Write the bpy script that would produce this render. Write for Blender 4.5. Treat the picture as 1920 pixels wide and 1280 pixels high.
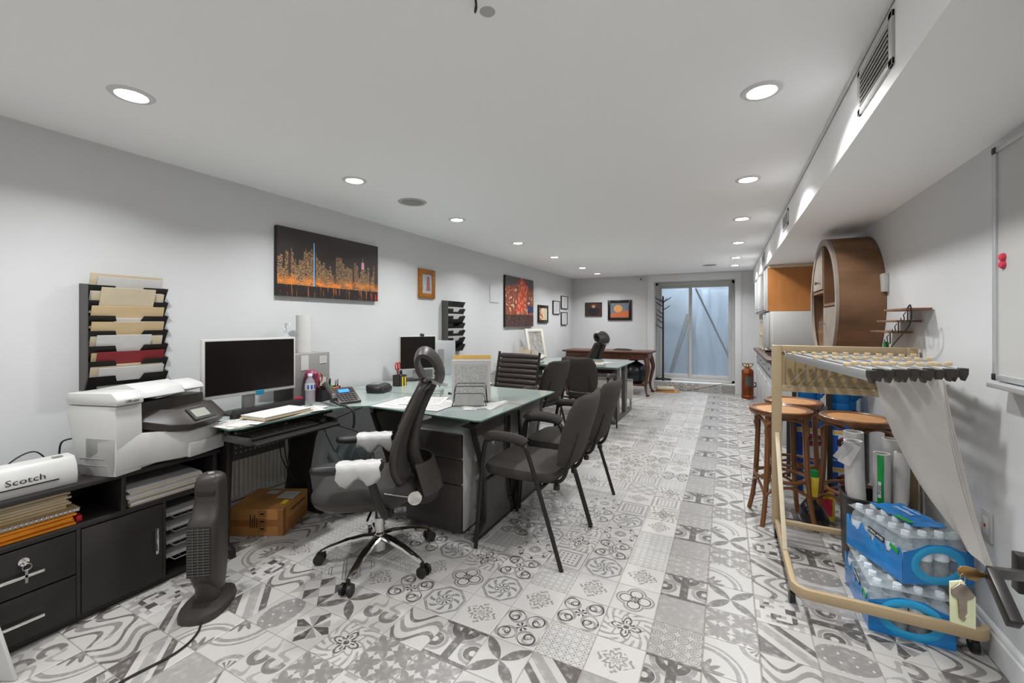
import bpy, bmesh, math, random
from mathutils import Vector, Matrix, Euler
random.seed(7)
PI = math.pi
sc = bpy.context.scene
COL = sc.collection
for o in list(bpy.data.objects): bpy.data.objects.remove(o)

# ------------------------------------------------------------------ camera
HC = 1.30; FP = 800.0; CU = 960.0; CV = 605.0; YAW = math.atan2(401, 800)
cd = bpy.data.cameras.new('camera'); cam = bpy.data.objects.new('camera', cd); COL.objects.link(cam)
cam.location = (0, 0, HC); cam.rotation_euler = (PI/2, 0, YAW)
cd.sensor_width = 36; cd.lens = FP/1920*36; cd.shift_y = -(640-CV)/1920; cd.clip_start = .02
sc.camera = cam
# ------------------------------------------------------------------ view + sky
sc.view_settings.view_transform = 'Standard'; sc.view_settings.look = 'None'
sc.view_settings.exposure = 0.55; sc.view_settings.gamma = 1.0; sc.view_settings.use_curve_mapping = False
W = bpy.data.worlds.new('sky'); sc.world = W; W.use_nodes = True
bg = W.node_tree.nodes['Background']; bg.inputs[0].default_value = (.92, .96, 1, 1); bg.inputs[1].default_value = 20.0
LAMP_W = 8.2          # watts of every recessed ceiling lamp

# ------------------------------------------------------------------ photo pixel -> place
_F = Vector((-math.sin(YAW), math.cos(YAW), 0)); _R = Vector((math.cos(YAW), math.sin(YAW), 0)); _U = Vector((0, 0, 1)); _C = Vector((0, 0, HC))
def ray(u, v): return _F + _R*((u-CU)/FP) + _U*((CV-v)/FP)
def az(u, v, z=0.): d = ray(u, v); return _C + d*((z-HC)/d.z)
def ax(u, v, x): d = ray(u, v); return _C + d*(x/d.x)
def ay(u, v, y): d = ray(u, v); return _C + d*(y/d.y)
def proj(p):
    q = Vector(p)-_C; z = q.dot(_F)
    return (CU+FP*q.dot(_R)/z, CV-FP*q.z/z, z)

# ------------------------------------------------------------------ mesh builder
class MB:
    def __init__(s): s.v = []; s.f = []
    def add(s, vs, fs):
        b = len(s.v); s.v += [tuple(p) for p in vs]; s.f += [tuple(i+b for i in f) for f in fs]; return s
    def box(s, c, d, rot=None, taper=1.0):
        x, y, z = d[0]/2, d[1]/2, d[2]/2
        P = [Vector((sx*x*(taper if sz > 0 else 1), sy*y*(taper if sz > 0 else 1), sz*z)) for sz in (-1, 1) for sy in (-1, 1) for sx in (-1, 1)]
        if rot: m = Euler(rot).to_matrix(); P = [m @ p for p in P]
        c = Vector(c)
        return s.add([p+c for p in P], [(0,2,3,1),(4,5,7,6),(0,1,5,4),(2,6,7,3),(0,4,6,2),(1,3,7,5)])
    def bb(s, x0, x1, y0, y1, z0, z1): return s.box(((x0+x1)/2, (y0+y1)/2, (z0+z1)/2), (x1-x0, y1-y0, z1-z0))
    def beam(s, p0, p1, w, h, up=(0,0,1)):
        p0, p1 = Vector(p0), Vector(p1); t = (p1-p0).normalized(); up = Vector(up)
        if abs(t.dot(up)) > .98: up = Vector((1,0,0))
        a = t.cross(up).normalized(); b = a.cross(t).normalized()
        P = [q + a*(sx*w/2) + b*(sy*h/2) for q in (p0, p1) for sx, sy in ((-1,-1),(1,-1),(1,1),(-1,1))]
        return s.add(P, [(3,2,1,0),(4,5,6,7),(0,1,5,4),(1,2,6,5),(2,3,7,6),(3,0,4,7)])
    def cyl(s, p0, p1, r0, r1=None, n=12, caps=True):
        r1 = r0 if r1 is None else r1; return s.tube([p0, p1], [r0, r1], n, caps=caps)
    def tube(s, pts, r, n=8, closed=False, caps=True, asp=1.0, up=(0,0,1)):
        pts = [Vector(p) for p in pts]; N = len(pts); rr = r if isinstance(r, (list, tuple)) else [r]*N
        rings = []; pa = None
        for i, p in enumerate(pts):
            if closed: t = pts[(i+1) % N]-pts[i-1]
            else: t = pts[min(i+1, N-1)]-pts[max(i-1, 0)]
            t = t.normalized()
            if pa is None:
                u = Vector(up)
                if abs(u.dot(t)) > .95: u = Vector((1,0,0)) if abs(t.x) < .9 else Vector((0,1,0))
                a = t.cross(u).normalized()
            else: a = (pa - t*pa.dot(t)).normalized()
            pa = a; b = t.cross(a)
            rings.append([p + a*(math.cos(2*PI*k/n)*rr[i]) + b*(math.sin(2*PI*k/n)*rr[i]*asp) for k in range(n)])
        return s.loft(rings, closed, caps)
    def loft(s, rings, closed=False, caps=True):
        n = len(rings[0]); N = len(rings); vs = [p for r in rings for p in r]; fs = []
        for i in range(N if closed else N-1):
            j = (i+1) % N
            for k in range(n): l = (k+1) % n; fs.append((i*n+k, i*n+l, j*n+l, j*n+k))
        if caps and not closed: fs.append(tuple(range(n-1, -1, -1))); fs.append(tuple((N-1)*n+k for k in range(n)))
        return s.add(vs, fs)
    def lathe(s, prof, n=24, c=(0,0,0), ax='z', sx=1., sy=1.):
        c = Vector(c); rings = []
        for r, z in prof:
            r = max(r, 1e-4); ring = []
            for k in range(n):
                a = 2*PI*k/n; x, y = r*math.cos(a)*sx, r*math.sin(a)*sy
                ring.append(c + (Vector((x, y, z)) if ax == 'z' else Vector((z, x, y)) if ax == 'x' else Vector((y, z, x))))
            rings.append(ring)
        if prof[0] == prof[-1]: return s.loft(rings[:-1], closed=True)
        n0 = len(s.v); s.loft(rings, caps=False); N = len(rings)
        if prof[0][0] < .002: s.f.append(tuple(n0+k for k in range(n-1, -1, -1)))
        if prof[-1][0] < .002: s.f.append(tuple(n0+(N-1)*n+k for k in range(n)))
        return s
    def prism(s, poly, t0, t1, pl='xz'):
        f = {'xy': lambda p, t: (p[0], p[1], t), 'xz': lambda p, t: (p[0], t, p[1]), 'yz': lambda p, t: (t, p[0], p[1])}[pl]
        n = len(poly); vs = [f(p, t0) for p in poly]+[f(p, t1) for p in poly]
        fs = [tuple(range(n)), tuple(range(2*n-1, n-1, -1))]+[(i, i+n, (i+1) % n+n, (i+1) % n) for i in range(n)]
        return s.add(vs, fs)
    def grid(s, fn, nu, nv):
        vs = [fn(i/nu, j/nv) for j in range(nv+1) for i in range(nu+1)]; w = nu+1
        return s.add(vs, [(j*w+i, j*w+i+1, (j+1)*w+i+1, (j+1)*w+i) for j in range(nv) for i in range(nu)])
    def xf(s, m): s.v = [tuple(m @ Vector(p)) for p in s.v]; return s
    def mesh(s, name, bev=0, seg=2, solid=0, ang=35, uv=None, holes=None):
        bm = bmesh.new(); vs = [bm.verts.new(p) for p in s.v]
        for f in s.f:
            try: bm.faces.new([vs[i] for i in f])
            except ValueError: pass
        bmesh.ops.recalc_face_normals(bm, faces=bm.faces)
        if solid: bmesh.ops.solidify(bm, geom=bm.faces[:], thickness=solid)
        if bev:
            es = [e for e in bm.edges if len(e.link_faces) == 2 and e.calc_face_angle(0) > math.radians(30)]
            bmesh.ops.bevel(bm, geom=es, offset=bev, segments=seg, profile=.5, affect='EDGES', clamp_overlap=True)
        me = bpy.data.meshes.new(name); bm.to_mesh(me); bm.free()
        for p in me.polygons: p.use_smooth = True
        me.set_sharp_from_angle(angle=math.radians(ang))
        if uv and me.vertices:
            i, j = 'xyz'.index(uv[0]), 'xyz'.index(uv[1]); L = me.uv_layers.new(name='UVMap')
            a = [v.co[i] for v in me.vertices]; b = [v.co[j] for v in me.vertices]
            a0, a1, b0, b1 = min(a), max(a), min(b), max(b)
            for l in me.loops:
                c = me.vertices[l.vertex_index].co; L.data[l.index].uv = ((c[i]-a0)/max(a1-a0, 1e-6), (c[j]-b0)/max(b1-b0, 1e-6))
        return me
    def build(s, name, m, parent=None, **k):
        o = bpy.data.objects.new(name, s.mesh(name, **k)); COL.objects.link(o)
        if m: o.data.materials.append(m if not isinstance(m, str) else MAT[m])
        if parent: o.parent = parent
        return o
def tag(o, label, cat, group=None):
    o['label'] = label; o['category'] = cat
    if group: o['group'] = group
    return o
def struct(o): o['kind'] = 'structure'; return o
def thing(name, label, cat, loc=(0,0,0), rz=0, group=None):
    o = bpy.data.objects.new(name, None); COL.objects.link(o); o.location = loc; o.rotation_euler = (0, 0, rz); o.empty_display_size = .1
    return tag(o, label, cat, group)
def place(o, loc, rz=0): o.location = loc; o.rotation_euler = (0, 0, rz); return o
def copy_tree(o, parent=None):
    c = o.copy(); COL.objects.link(c); c.parent = parent
    for ch in list(o.children): copy_tree(ch, c)
    return c
def arc(c, r, a0, a1, n, pl='xz', sx=1., sy=1.):
    out = []
    for i in range(n+1):
        a = math.radians(a0+(a1-a0)*i/n); p, q = r*math.cos(a)*sx, r*math.sin(a)*sy
        out.append(Vector(c)+(Vector((p, 0, q)) if pl == 'xz' else Vector((p, q, 0)) if pl == 'xy' else Vector((0, p, q))))
    return out
def smooth(pts, n=6, closed=False):
    pts = [Vector(p) for p in pts]; N = len(pts); out = []
    for i in range(N if closed else N-1):
        g = lambda k: pts[k % N] if closed else pts[max(0, min(N-1, k))]
        p0, p1, p2, p3 = g(i-1), g(i), g(i+1), g(i+2)
        for k in range(n):
            t = k/n; out.append(.5*((2*p1)+(p2-p0)*t+(2*p0-5*p1+4*p2-p3)*t*t+(3*p1-p0-3*p2+p3)*t**3))
    if not closed: out.append(pts[-1])
    return out
def holed(outer, holes, t):
    """plate in x,z with round holes, extruded along y from -t/2 to t/2; holes = [(x,z,r)]"""
    bm = bmesh.new(); es = []
    loops = [outer]+[[(x+r*math.cos(2*PI*k/14), z+r*math.sin(2*PI*k/14)) for k in range(14)] for x, z, r in holes]
    for lp in loops:
        vs = [bm.verts.new((p[0], -t/2, p[1])) for p in lp]
        es += [bm.edges.new((vs[i], vs[(i+1) % len(vs)])) for i in range(len(vs))]
    bmesh.ops.triangle_fill(bm, edges=es, use_beauty=True)
    r = bmesh.ops.extrude_face_region(bm, geom=bm.faces[:])
    bmesh.ops.translate(bm, verts=[g for g in r['geom'] if isinstance(g, bmesh.types.BMVert)], vec=(0, t, 0))
    bmesh.ops.recalc_face_normals(bm, faces=bm.faces)
    m = MB(); bm.verts.index_update(); m.v = [tuple(v.co) for v in bm.verts]; m.f = [tuple(v.index for v in f.verts) for f in bm.faces]; bm.free()
    return m
def text(name, s, size, m, parent, loc, rot, ext=.0006, sx=1., align='CENTER', shear=0):
    cu = bpy.data.curves.new(name, 'FONT'); cu.body = s; cu.size = size; cu.extrude = ext; cu.align_x = align; cu.align_y = 'CENTER'; cu.resolution_u = 2; cu.shear = shear
    t = bpy.data.objects.new(name, cu); COL.objects.link(t)
    me = bpy.data.meshes.new_from_object(t.evaluated_get(bpy.context.evaluated_depsgraph_get())); bpy.data.objects.remove(t)
    o = bpy.data.objects.new(name, me); COL.objects.link(o); me.materials.clear(); me.materials.append(MAT[m])
    o.parent = parent; o.location = loc; o.rotation_euler = rot; o.scale = (sx, 1, 1); return o

# ------------------------------------------------------------------ materials
MAT = {}
def S(h):
    h = h.lstrip('#'); c = [int(h[i:i+2], 16)/255 for i in (0, 2, 4)]
    return tuple(x/12.92 if x <= .04045 else ((x+.055)/1.055)**2.4 for x in c)
def mat(name, col, rough=.5, metal=0, var=0, scale=8, bump=0, bscale=60, trans=0, alpha=1, coat=0, emit=None, es=1, ior=1.45, stretch=None, spec=.5):
    if isinstance(col, str): col = S(col)
    m = bpy.data.materials.new(name); m.use_nodes = True; nt = m.node_tree; b = nt.nodes['Principled BSDF']
    b.inputs['Base Color'].default_value = (*col, 1); b.inputs['Roughness'].default_value = rough; b.inputs['Metallic'].default_value = metal
    b.inputs['Transmission Weight'].default_value = trans; b.inputs['Alpha'].default_value = alpha; b.inputs['IOR'].default_value = ior
    b.inputs['Coat Weight'].default_value = coat; b.inputs['Specular IOR Level'].default_value = spec
    if emit: b.inputs['Emission Color'].default_value = (*emit, 1); b.inputs['Emission Strength'].default_value = es
    if var or bump:
        tc = nt.nodes.new('ShaderNodeTexCoord'); mp = nt.nodes.new('ShaderNodeMapping'); nt.links.new(tc.outputs['Object'], mp.inputs[0])
        if stretch: mp.inputs['Scale'].default_value = stretch
    if var:
        n = nt.nodes.new('ShaderNodeTexNoise'); n.inputs['Scale'].default_value = scale; n.inputs['Detail'].default_value = 5; nt.links.new(mp.outputs[0], n.inputs[0])
        r = nt.nodes.new('ShaderNodeValToRGB'); e = r.color_ramp.elements
        e[0].position = .3; e[1].position = .7; e[0].color = (*[c*(1-var) for c in col], 1); e[1].color = (*[min(1, c*(1+var)) for c in col], 1)
        nt.links.new(n.outputs[0], r.inputs[0]); nt.links.new(r.outputs[0], b.inputs['Base Color'])
    if bump:
        n = nt.nodes.new('ShaderNodeTexNoise'); n.inputs['Scale'].default_value = bscale; n.inputs['Detail'].default_value = 3; nt.links.new(mp.outputs[0], n.inputs[0])
        k = nt.nodes.new('ShaderNodeBump'); k.inputs['Strength'].default_value = bump; k.inputs['Distance'].default_value = .004
        nt.links.new(n.outputs[0], k.inputs['Height']); nt.links.new(k.outputs[0], b.inputs['Normal'])
    MAT[name] = m; return m
# expression compiler: python arithmetic -> math nodes
class X:
    nt = None
    def __init__(s, k): s.k = k
    @staticmethod
    def op(o, *a):
        n = X.nt.nodes.new('ShaderNodeMath'); n.operation = o
        for i, q in enumerate(a):
            q = q.k if isinstance(q, X) else q
            if isinstance(q, (int, float)): n.inputs[i].default_value = q
            else: X.nt.links.new(q, n.inputs[i])
        return X(n.outputs[0])
    def __add__(s, o): return X.op('ADD', s, o)
    __radd__ = __add__
    def __sub__(s, o): return X.op('SUBTRACT', s, o)
    def __rsub__(s, o): return X.op('SUBTRACT', o, s)
    def __mul__(s, o): return X.op('MULTIPLY', s, o)
    __rmul__ = __mul__
    def __truediv__(s, o): return X.op('DIVIDE', s, o)
    def __lt__(s, o): return X.op('LESS_THAN', s, o)
    def __gt__(s, o): return X.op('GREATER_THAN', s, o)
def Ab(a): return X.op('ABSOLUTE', a)
def Mn(a, b): return X.op('MINIMUM', a, b)
def Mx(a, b): return X.op('MAXIMUM', a, b)
def Fr(a): return X.op('FRACT', a)
def Fl(a): return X.op('FLOOR', a)
def Sn(a): return X.op('SINE', a)
def Sq(a): return X.op('SQRT', a)
def hyp(a, b): return Sq(a*a+b*b)
def At(a, b): return X.op('ARCTAN2', a, b)
def ring(r, a, w): return Ab(r-a) < w
def uvxy(nt):
    X.nt = nt; u = nt.nodes.new('ShaderNodeUVMap'); s = nt.nodes.new('ShaderNodeSeparateXYZ'); nt.links.new(u.outputs[0], s.inputs[0])
    return X(s.outputs[0]), X(s.outputs[1])
def wn(a, b=0.):
    n = X.nt.nodes.new('ShaderNodeTexWhiteNoise'); n.noise_dimensions = '2D'; c = X.nt.nodes.new('ShaderNodeCombineXYZ')
    for i, q in enumerate((a, b)):
        q = q.k if isinstance(q, X) else q
        if isinstance(q, (int, float)): c.inputs[i].default_value = q
        else: X.nt.links.new(q, c.inputs[i])
    X.nt.links.new(c.outputs[0], n.inputs[0]); return X(n.outputs[0])
def noise(a, b, scale, detail=3):
    n = X.nt.nodes.new('ShaderNodeTexNoise'); c = X.nt.nodes.new('ShaderNodeCombineXYZ'); n.inputs['Scale'].default_value = scale; n.inputs['Detail'].default_value = detail
    for i, q in enumerate((a, b)): X.nt.links.new(q.k, c.inputs[i])
    X.nt.links.new(c.outputs[0], n.inputs[0]); return X(n.outputs[0])
def mixc(f, a, b):
    n = X.nt.nodes.new('ShaderNodeMix'); n.data_type = 'RGBA'
    if isinstance(f, X): X.nt.links.new(f.k, n.inputs[0])
    else: n.inputs[0].default_value = f
    for i, q in ((6, a), (7, b)):
        if isinstance(q, tuple): n.inputs[i].default_value = (*q, 1)
        else: X.nt.links.new(q, n.inputs[i])
    return n.outputs[2]
def printed(name, fn, rough=.5, coat=0, spec=.5):
    """material whose colour is the flat print fn(x, y) over the UV square 0..1"""
    m = bpy.data.materials.new(name); m.use_nodes = True; nt = m.node_tree; b = nt.nodes['Principled BSDF']
    b.inputs['Roughness'].default_value = rough; b.inputs['Coat Weight'].default_value = coat; b.inputs['Specular IOR Level'].default_value = spec
    x, y = uvxy(nt); nt.links.new(fn(x, y), b.inputs['Base Color']); MAT[name] = m; return m

mat('wall_paint', (.62, .62, .62), .6, var=.015, scale=3)
mat('ceiling_paint', (.96, .96, .96), .7)
mat('trim_white', (.68, .68, .68), .35)
mat('grout', '#8f8880', .9, var=.12, scale=30)
mat('white_plastic', '#bfbebb', .35, spec=.4)
mat('white_plastic2', '#b5b4b1', .45)
mat('grey_plastic', '#8b8986', .45)
mat('dark_plastic', '#37322f', .4)
mat('black_plastic', '#211f1e', .4)
mat('matte_black', '#232120', .6)
mat('black_wood', '#252120', .45, var=.25, scale=6, bump=.05, bscale=40)
mat('chrome', '#e2e0dd', .08, metal=1)
mat('steel', '#a9a8a6', .3, metal=1)
mat('alu', '#c6c8c9', .38, metal=.45)
mat('black_metal', '#282524', .4, metal=.3)
mat('grey_metal', '#55534f', .45, metal=.2)
mat('black_fabric', '#3a3531', .85, var=.12, scale=300, bump=.25, bscale=500)
mat('black_mesh', '#332f2c', .75, bump=.5, bscale=700, var=.2, scale=500)
mat('leather', '#3a322e', .42, bump=.1, bscale=150)
mat('paper', '#c6c4c1', .8, var=.03, scale=20)
mat('paper_grey', '#b0aeac', .8, var=.08, scale=25)
mat('manila', '#c4ac85', .8, var=.05, scale=15)
mat('manila_pale', '#c7b99f', .8, var=.05, scale=15)
mat('orange_paper', '#e08a1c', .75, var=.1, scale=20)
mat('yellow_paper', '#d9b35c', .75, var=.06, scale=20)
mat('dark_red', '#7d2226', .7)
mat('red', '#b3242c', .4)
mat('pink_red', '#d03a50', .35)
mat('green', '#1f9a45', .45)
mat('dark_green', '#116a2b', .5)
mat('yellow', '#e0c52a', .45)
mat('orange', '#d8662a', .5)
mat('blue_tape', '#2f9fc4', .5)
mat('blue_screen', '#3f86d8', .3, emit=S('#3f86d8'), es=.35)
mat('screen', '#15100f', .22, spec=.4)
mat('lcd_grey', '#8f8f86', .3)
mat('maroon', '#7a2947', .4)
mat('cardboard', '#a8753f', .85, var=.1, scale=12)
mat('carton_tape', '#8f5a2c', .35, coat=.3)
mat('ink', '#2a211a', .7)
mat('beige_metal', '#b19b7a', .4, var=.03, scale=6)
mat('beige_panel', '#a58c62', .5, var=.05, scale=6)
mat('bentwood', '#704626', .35, var=.25, scale=14, coat=.3, stretch=(1, 1, .2))
mat('stool_seat', '#b08050', .5, var=.12, scale=10)
mat('drum_wood', '#7a5a41', .5, var=.3, scale=7, stretch=(.4, 3, .5), bump=.08, bscale=20)
mat('drum_face', '#93867a', .55, var=.12, scale=9)
mat('orange_wood', '#a96d38', .5, var=.1, scale=3, stretch=(6, 1, .7))
mat('dark_oak', '#54301f', .4, var=.3, scale=12, coat=.2, stretch=(.3, 2, 2))
mat('counter', '#59413a', .35)
mat('copper', '#8a4a2a', .38, metal=.75, var=.35, scale=9)
mat('brass', '#8d744a', .35, metal=.85, var=.2, scale=10)
mat('key_brass', '#a3814f', .35, metal=.8, var=.1, scale=60)
mat('key_silver', '#9b8d80', .35, metal=.7, var=.1, scale=60)
mat('tag_clear', '#d9dcb2', .3)
mat('coat_wood', '#2e1617', .35)
mat('bag_black', '#14151a', .25, bump=.6, bscale=22)
mat('concrete', '#9aa0a6', .9, var=.3, scale=2.2, bump=.3, bscale=12)
mat('radiator', '#cfcac2', .5)
mat('gold_frame', '#a0641f', .4, metal=.25, var=.3, scale=60)
mat('frame_dark', '#1c1412', .35)
mat('white_frame', '#d6d0c6', .5)
mat('frosted', '#dcdcdc', .4)
mat('cap_white', '#dfe3e6', .4)
mat('pack_blue', '#1478c0', .3, var=.25, scale=10, coat=.4)
mat('pack_cyan', '#1c9bd0', .25, coat=.5)
mat('label_blue', '#1d4fa8', .4)
mat('jug_blue', '#2f86c8', .15, trans=.6, ior=1.3)
mat('clorox_blue', '#1e4fa6', .5)
mat('box_white', '#d5d8de', .6)
mat('liner', '#858c8e', .35, bump=.5, bscale=40)
mat('wrap_white', (.50, .49, .475), .45, bump=.6, bscale=30, var=.06, scale=18)
mat('drawing_paper', '#d0cbc6', .75, var=.05, scale=6)
mat('lens', '#ffffff', .3, emit=(1, 1, 1), es=14)
def glassy(name, col, rough, trans_w, alpha_mix):
    """thin sheet: part see-through, part glossy glass"""
    m = bpy.data.materials.new(name); m.use_nodes = True; nt = m.node_tree; b = nt.nodes['Principled BSDF']; out = nt.nodes['Material Output']
    b.inputs['Base Color'].default_value = (*col, 1); b.inputs['Roughness'].default_value = rough; b.inputs['Specular IOR Level'].default_value = .6
    t = nt.nodes.new('ShaderNodeBsdfTransparent'); t.inputs[0].default_value = (*[.5+.5*c for c in col], 1); x = nt.nodes.new('ShaderNodeMixShader'); x.inputs[0].default_value = alpha_mix
    nt.links.new(t.outputs[0], x.inputs[1]); nt.links.new(b.outputs[0], x.inputs[2]); nt.links.new(x.outputs[0], out.inputs[0]); MAT[name] = m; return m
glassy('desk_glass', S('#b6c1bc'), .08, 1, .68)
glassy('glass_edge', S('#5f8274'), .1, 1, .8)
glassy('film', S('#e6eef2'), .1, 1, .28)
glassy('film_blue', S('#1c86d2'), .15, 1, .82)
glassy('bottle', S('#eef4f7'), .05, 1, .22)
glassy('haze_plastic', S('#dfe6ec'), .4, 1, .6)
glassy('pane', S('#b5bfc8'), .18, 1, .30)
# ================================================================== the setting
XL, XR, YB, YF, H = -2.94, .935, 8.76, -2.2, 2.24
SX, SZ = .437, 2.0        # soffit edge
def sb(name, m, *a, **k): return struct(MB().bb(*a).build(name, m, **k))
sb('ceiling', 'ceiling_paint', XL-.1, XR+.1, YF-.1, YB+.5, H, H+.1)
sb('wall_left', 'wall_paint', XL-.1, XL, YF-.1, YB+.1, 0, H)
sb('wall_right', 'wall_paint', XR, XR+.1, YF-.1, YB+.1, 0, H)
sb('wall_front', 'wall_paint', XL, XR, YF-.1, YF, 0, H)
DX0, DX1, DTOP, STEP = -1.262, .148, 2.10, .165
wb = MB(); wb.bb(XL, DX0, YB, YB+.34, 0, H); wb.bb(DX1, XR, YB, YB+.34, 0, H); wb.bb(DX0, DX1, YB, YB+.34, DTOP, H)
struct(wb.build('wall_back', 'wall_paint'))
sb('trim_1', 'ceiling_paint', SX, XR, YF, YB, SZ, H)                 # boxed duct along the right wall
tw = MB(); tw.tube([(SX-.008, YF, H-.006), (SX-.008, 3.2, H-.006), (SX-.008, YB, H-.006)], .006, 6); struct(tw.build('trim_2', 'trim_white'))
def base(name, pts, n):
    p0, p1 = Vector(pts[0]), Vector(pts[1]); o = MB(); nx, ny = n
    prof = [(0, 0), (.016, 0), (.016, .095), (.011, .102), (.011, .118), (.006, .127), (0, .13)]
    o.loft([[p + Vector((nx*a, ny*a, b)) for a, b in prof] for p in (p0, p1)]); return struct(o.build(name, 'trim_white'))
base('baseboard_left', ((XL, YF, 0), (XL, YB, 0)), (1, 0)); base('baseboard_right', ((XR, YF, 0), (XR, YB, 0)), (-1, 0))
base('baseboard_back', ((XL, YB, 0), (DX0-.13, YB, 0)), (0, -1)); 
# ---- sliding glass door in its recess, door casing, step
d1 = bpy.data.objects.new('door_1', None); COL.objects.link(d1); struct(d1); d1.location = (0, 0, 0)
d1['label'] = 'white framed sliding glass door with two hazy panes at the end of the room'
cs = MB(); w = .125
cs.bb(DX0-w, DX0, YB-.022, YB, 0, H-.005); cs.bb(DX1, DX1+w*.85, YB-.022, YB, 0, H-.005); cs.bb(DX0, DX1, YB-.022, YB, DTOP, H-.005)
cs.build('casing', 'trim_white', d1, bev=.004)
dy = YB+.27
fr = MB()
fr.bb(DX0, DX0+.05, dy-.05, dy+.07, STEP, DTOP); fr.bb(DX1-.05, DX1, dy-.05, dy+.07, STEP, DTOP); fr.bb(DX0, DX1, dy-.05, dy+.07, DTOP-.06, DTOP); fr.bb(DX0, DX1, dy-.05, dy+.07, STEP, STEP+.05)
fr.build('door_frame', 'white_plastic', d1, bev=.004)
mid = ay(1295, 600, dy).x
for k, (a, b, y) in enumerate(((DX0+.05, mid+.02, dy+.035), (mid-.03, DX1-.05, dy-.005))):
    pz0, pz1, r = STEP+.05, DTOP-.06, .055
    s = MB(); s.bb(a, a+r, y-.018, y+.018, pz0, pz1); s.bb(b-r, b, y-.018, y+.018, pz0, pz1); s.bb(a+r, b-r, y-.018, y+.018, pz1-r, pz1); s.bb(a+r, b-r, y-.018, y+.018, pz0, pz0+r+.02)
    sash = s.build('sash', 'white_plastic', d1, bev=.003)
    MB().bb(a+r-.005, b-r+.005, y-.004, y+.004, pz0+r, pz1-r+.005).build('pane', 'pane', sash)
hd = MB(); hx = DX1-.075; hd.tube(smooth([(hx, dy-.02, .98), (hx, dy-.06, 1.0), (hx, dy-.065, 1.12), (hx, dy-.06, 1.22), (hx, dy-.02, 1.24)], 4), .009, 8); hd.build('handle', 'white_plastic', d1)
st = struct(MB().bb(DX0, DX1, YB+.004, YB+.34, 0, STEP-.012).build('step', 'grout'))
MB().bb(DX0, DX1, YB+.02, YB+.22, STEP-.012, STEP).build('sill', 'trim_white', st, bev=.003)
# light well beyond the glass
lw = MB(); y0, y1, x0, x1 = YB+.34, YB+1.75, -1.75, .62
lw.bb(x0-.1, x0, y0, y1, -.2, 3.2); lw.bb(x1, x1+.1, y0, y1, -.2, 3.2); lw.bb(x0-.1, x1+.1, y1, y1+.1, -.2, 3.2); lw.bb(x0-.1, x1+.1, y0, y1, -.2, .05)
lw.bb(x0-.1, XR, y0-.0, y0+.02, H+.0, 3.2); lw.bb(x0-.1, DX0-.01, y0, y0+.02, -.2, H); lw.bb(DX1+.01, x1+.1, y0, y0+.02, -.2, H)
struct(lw.build('wall_outside', 'concrete'))
tag(MB().beam((-1.1, YB+1.0, .06), (-.75, YB+1.62, 1.5), .1, .03).build('plank', 'grey_metal', bev=.003), 'weathered board leaning behind the left side of the hazy glass door', 'board')
bd = MB(); bd.beam((.30, YB+.62, .06), (-.55, YB+.75, 2.0), .06, .03)
tag(bd.build('pole', 'grey_metal', bev=.003), 'long dark pole leaning across behind the right hazy door pane', 'pole')
ps = MB(); ps.grid(lambda a, b: (-.56+a*.62+.03*math.sin(b*9), YB+1.25+.06*math.sin(a*14+b*3)+.1*(1-b), .06+b*1.95), 24, 10)
tag(ps.build('plastic_sheet', 'haze_plastic', solid=.002), 'crumpled clear plastic sheet hanging outside the right glass pane', 'plastic sheet')

# ---- floor: a slab with printed patchwork tiles
fl = sb('floor', 'grout', XL-.1, XR+.1, YF-.1, YB+.02, -.12, -.0025)
LT, MD, DK, PL = S('#c4c0bb'), S('#938f8b'), S('#4f4a47'), S('#b7b3ae')
def tilemat(name, fn):
    def g(x, y):
        x = x*2-1; y = y*2-1; c = mixc(.22, fn(x, y), (.02, .02, .02)); n = noise(x, y, 3.2, 6)
        wear = Mn(Mx((n-.5)*2.2, 0.), .45)
        return mixc(wear, c, PL)
    return printed(name, g, .33, spec=.45)
def leaf(a, b, w): return Ab(b) < (Ab(a)*(1-Ab(a))*w)
def cell(x, n): return Fr(x*(n/2.)+50.)*2-1
def two(m, a=LT, b=DK): return mixc(m, a, b)
def three(m1, m2, a=LT, b=MD, c=DK): return mixc(m2, mixc(m1, a, b), c)
def or_(*a):
    r = a[0]
    for q in a[1:]: r = Mx(r, q)
    return r
def and_(*a):
    r = a[0]
    for q in a[1:]: r = r*q
    return r
P = {}
P['petal'] = lambda x, y: two(or_(leaf((x+y)*.5, (x-y)*.5, .62), leaf((x-y)*.5, (x+y)*.5, .62)), LT, S('#6a6562'))
P['plain'] = lambda x, y: two(noise(x, y, 2.5, 6), S('#a9a5a1'), S('#96928e'))
def _circ(x, y): a, b = cell(x, 4), cell(y, 4); r = hyp(a, b); return two(or_(ring(r, .85, .1), ring(r, .45, .1), r < .16), PL, S('#8b8682'))
P['circles'] = _circ
def _lat(x, y):
    a, b = cell(x, 2), cell(y, 2); return two(or_(leaf(a, b, .8), leaf(b, a, .8), leaf((a+b)*.5, (a-b)*.5, .9), leaf((a-b)*.5, (a+b)*.5, .9)), LT, S('#8a8581'))
P['lattice'] = _lat
def _swirl(x, y):
    r = hyp(x+1, y+1); t = At(y+1, x+1); r2 = hyp(x-1, y-1)
    return three(or_(ring(r, 1.25, .09), ring(r, 1.5, .05), ring(r2, .62, .1)), or_(and_(r < 1.0, Sn(t*12)*.18+.6 > r), and_(r2 < .42, Sn(At(y-1, x-1)*12) > 0.1)), LT, MD, S('#78736f'))
P['swirl'] = _swirl
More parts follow.
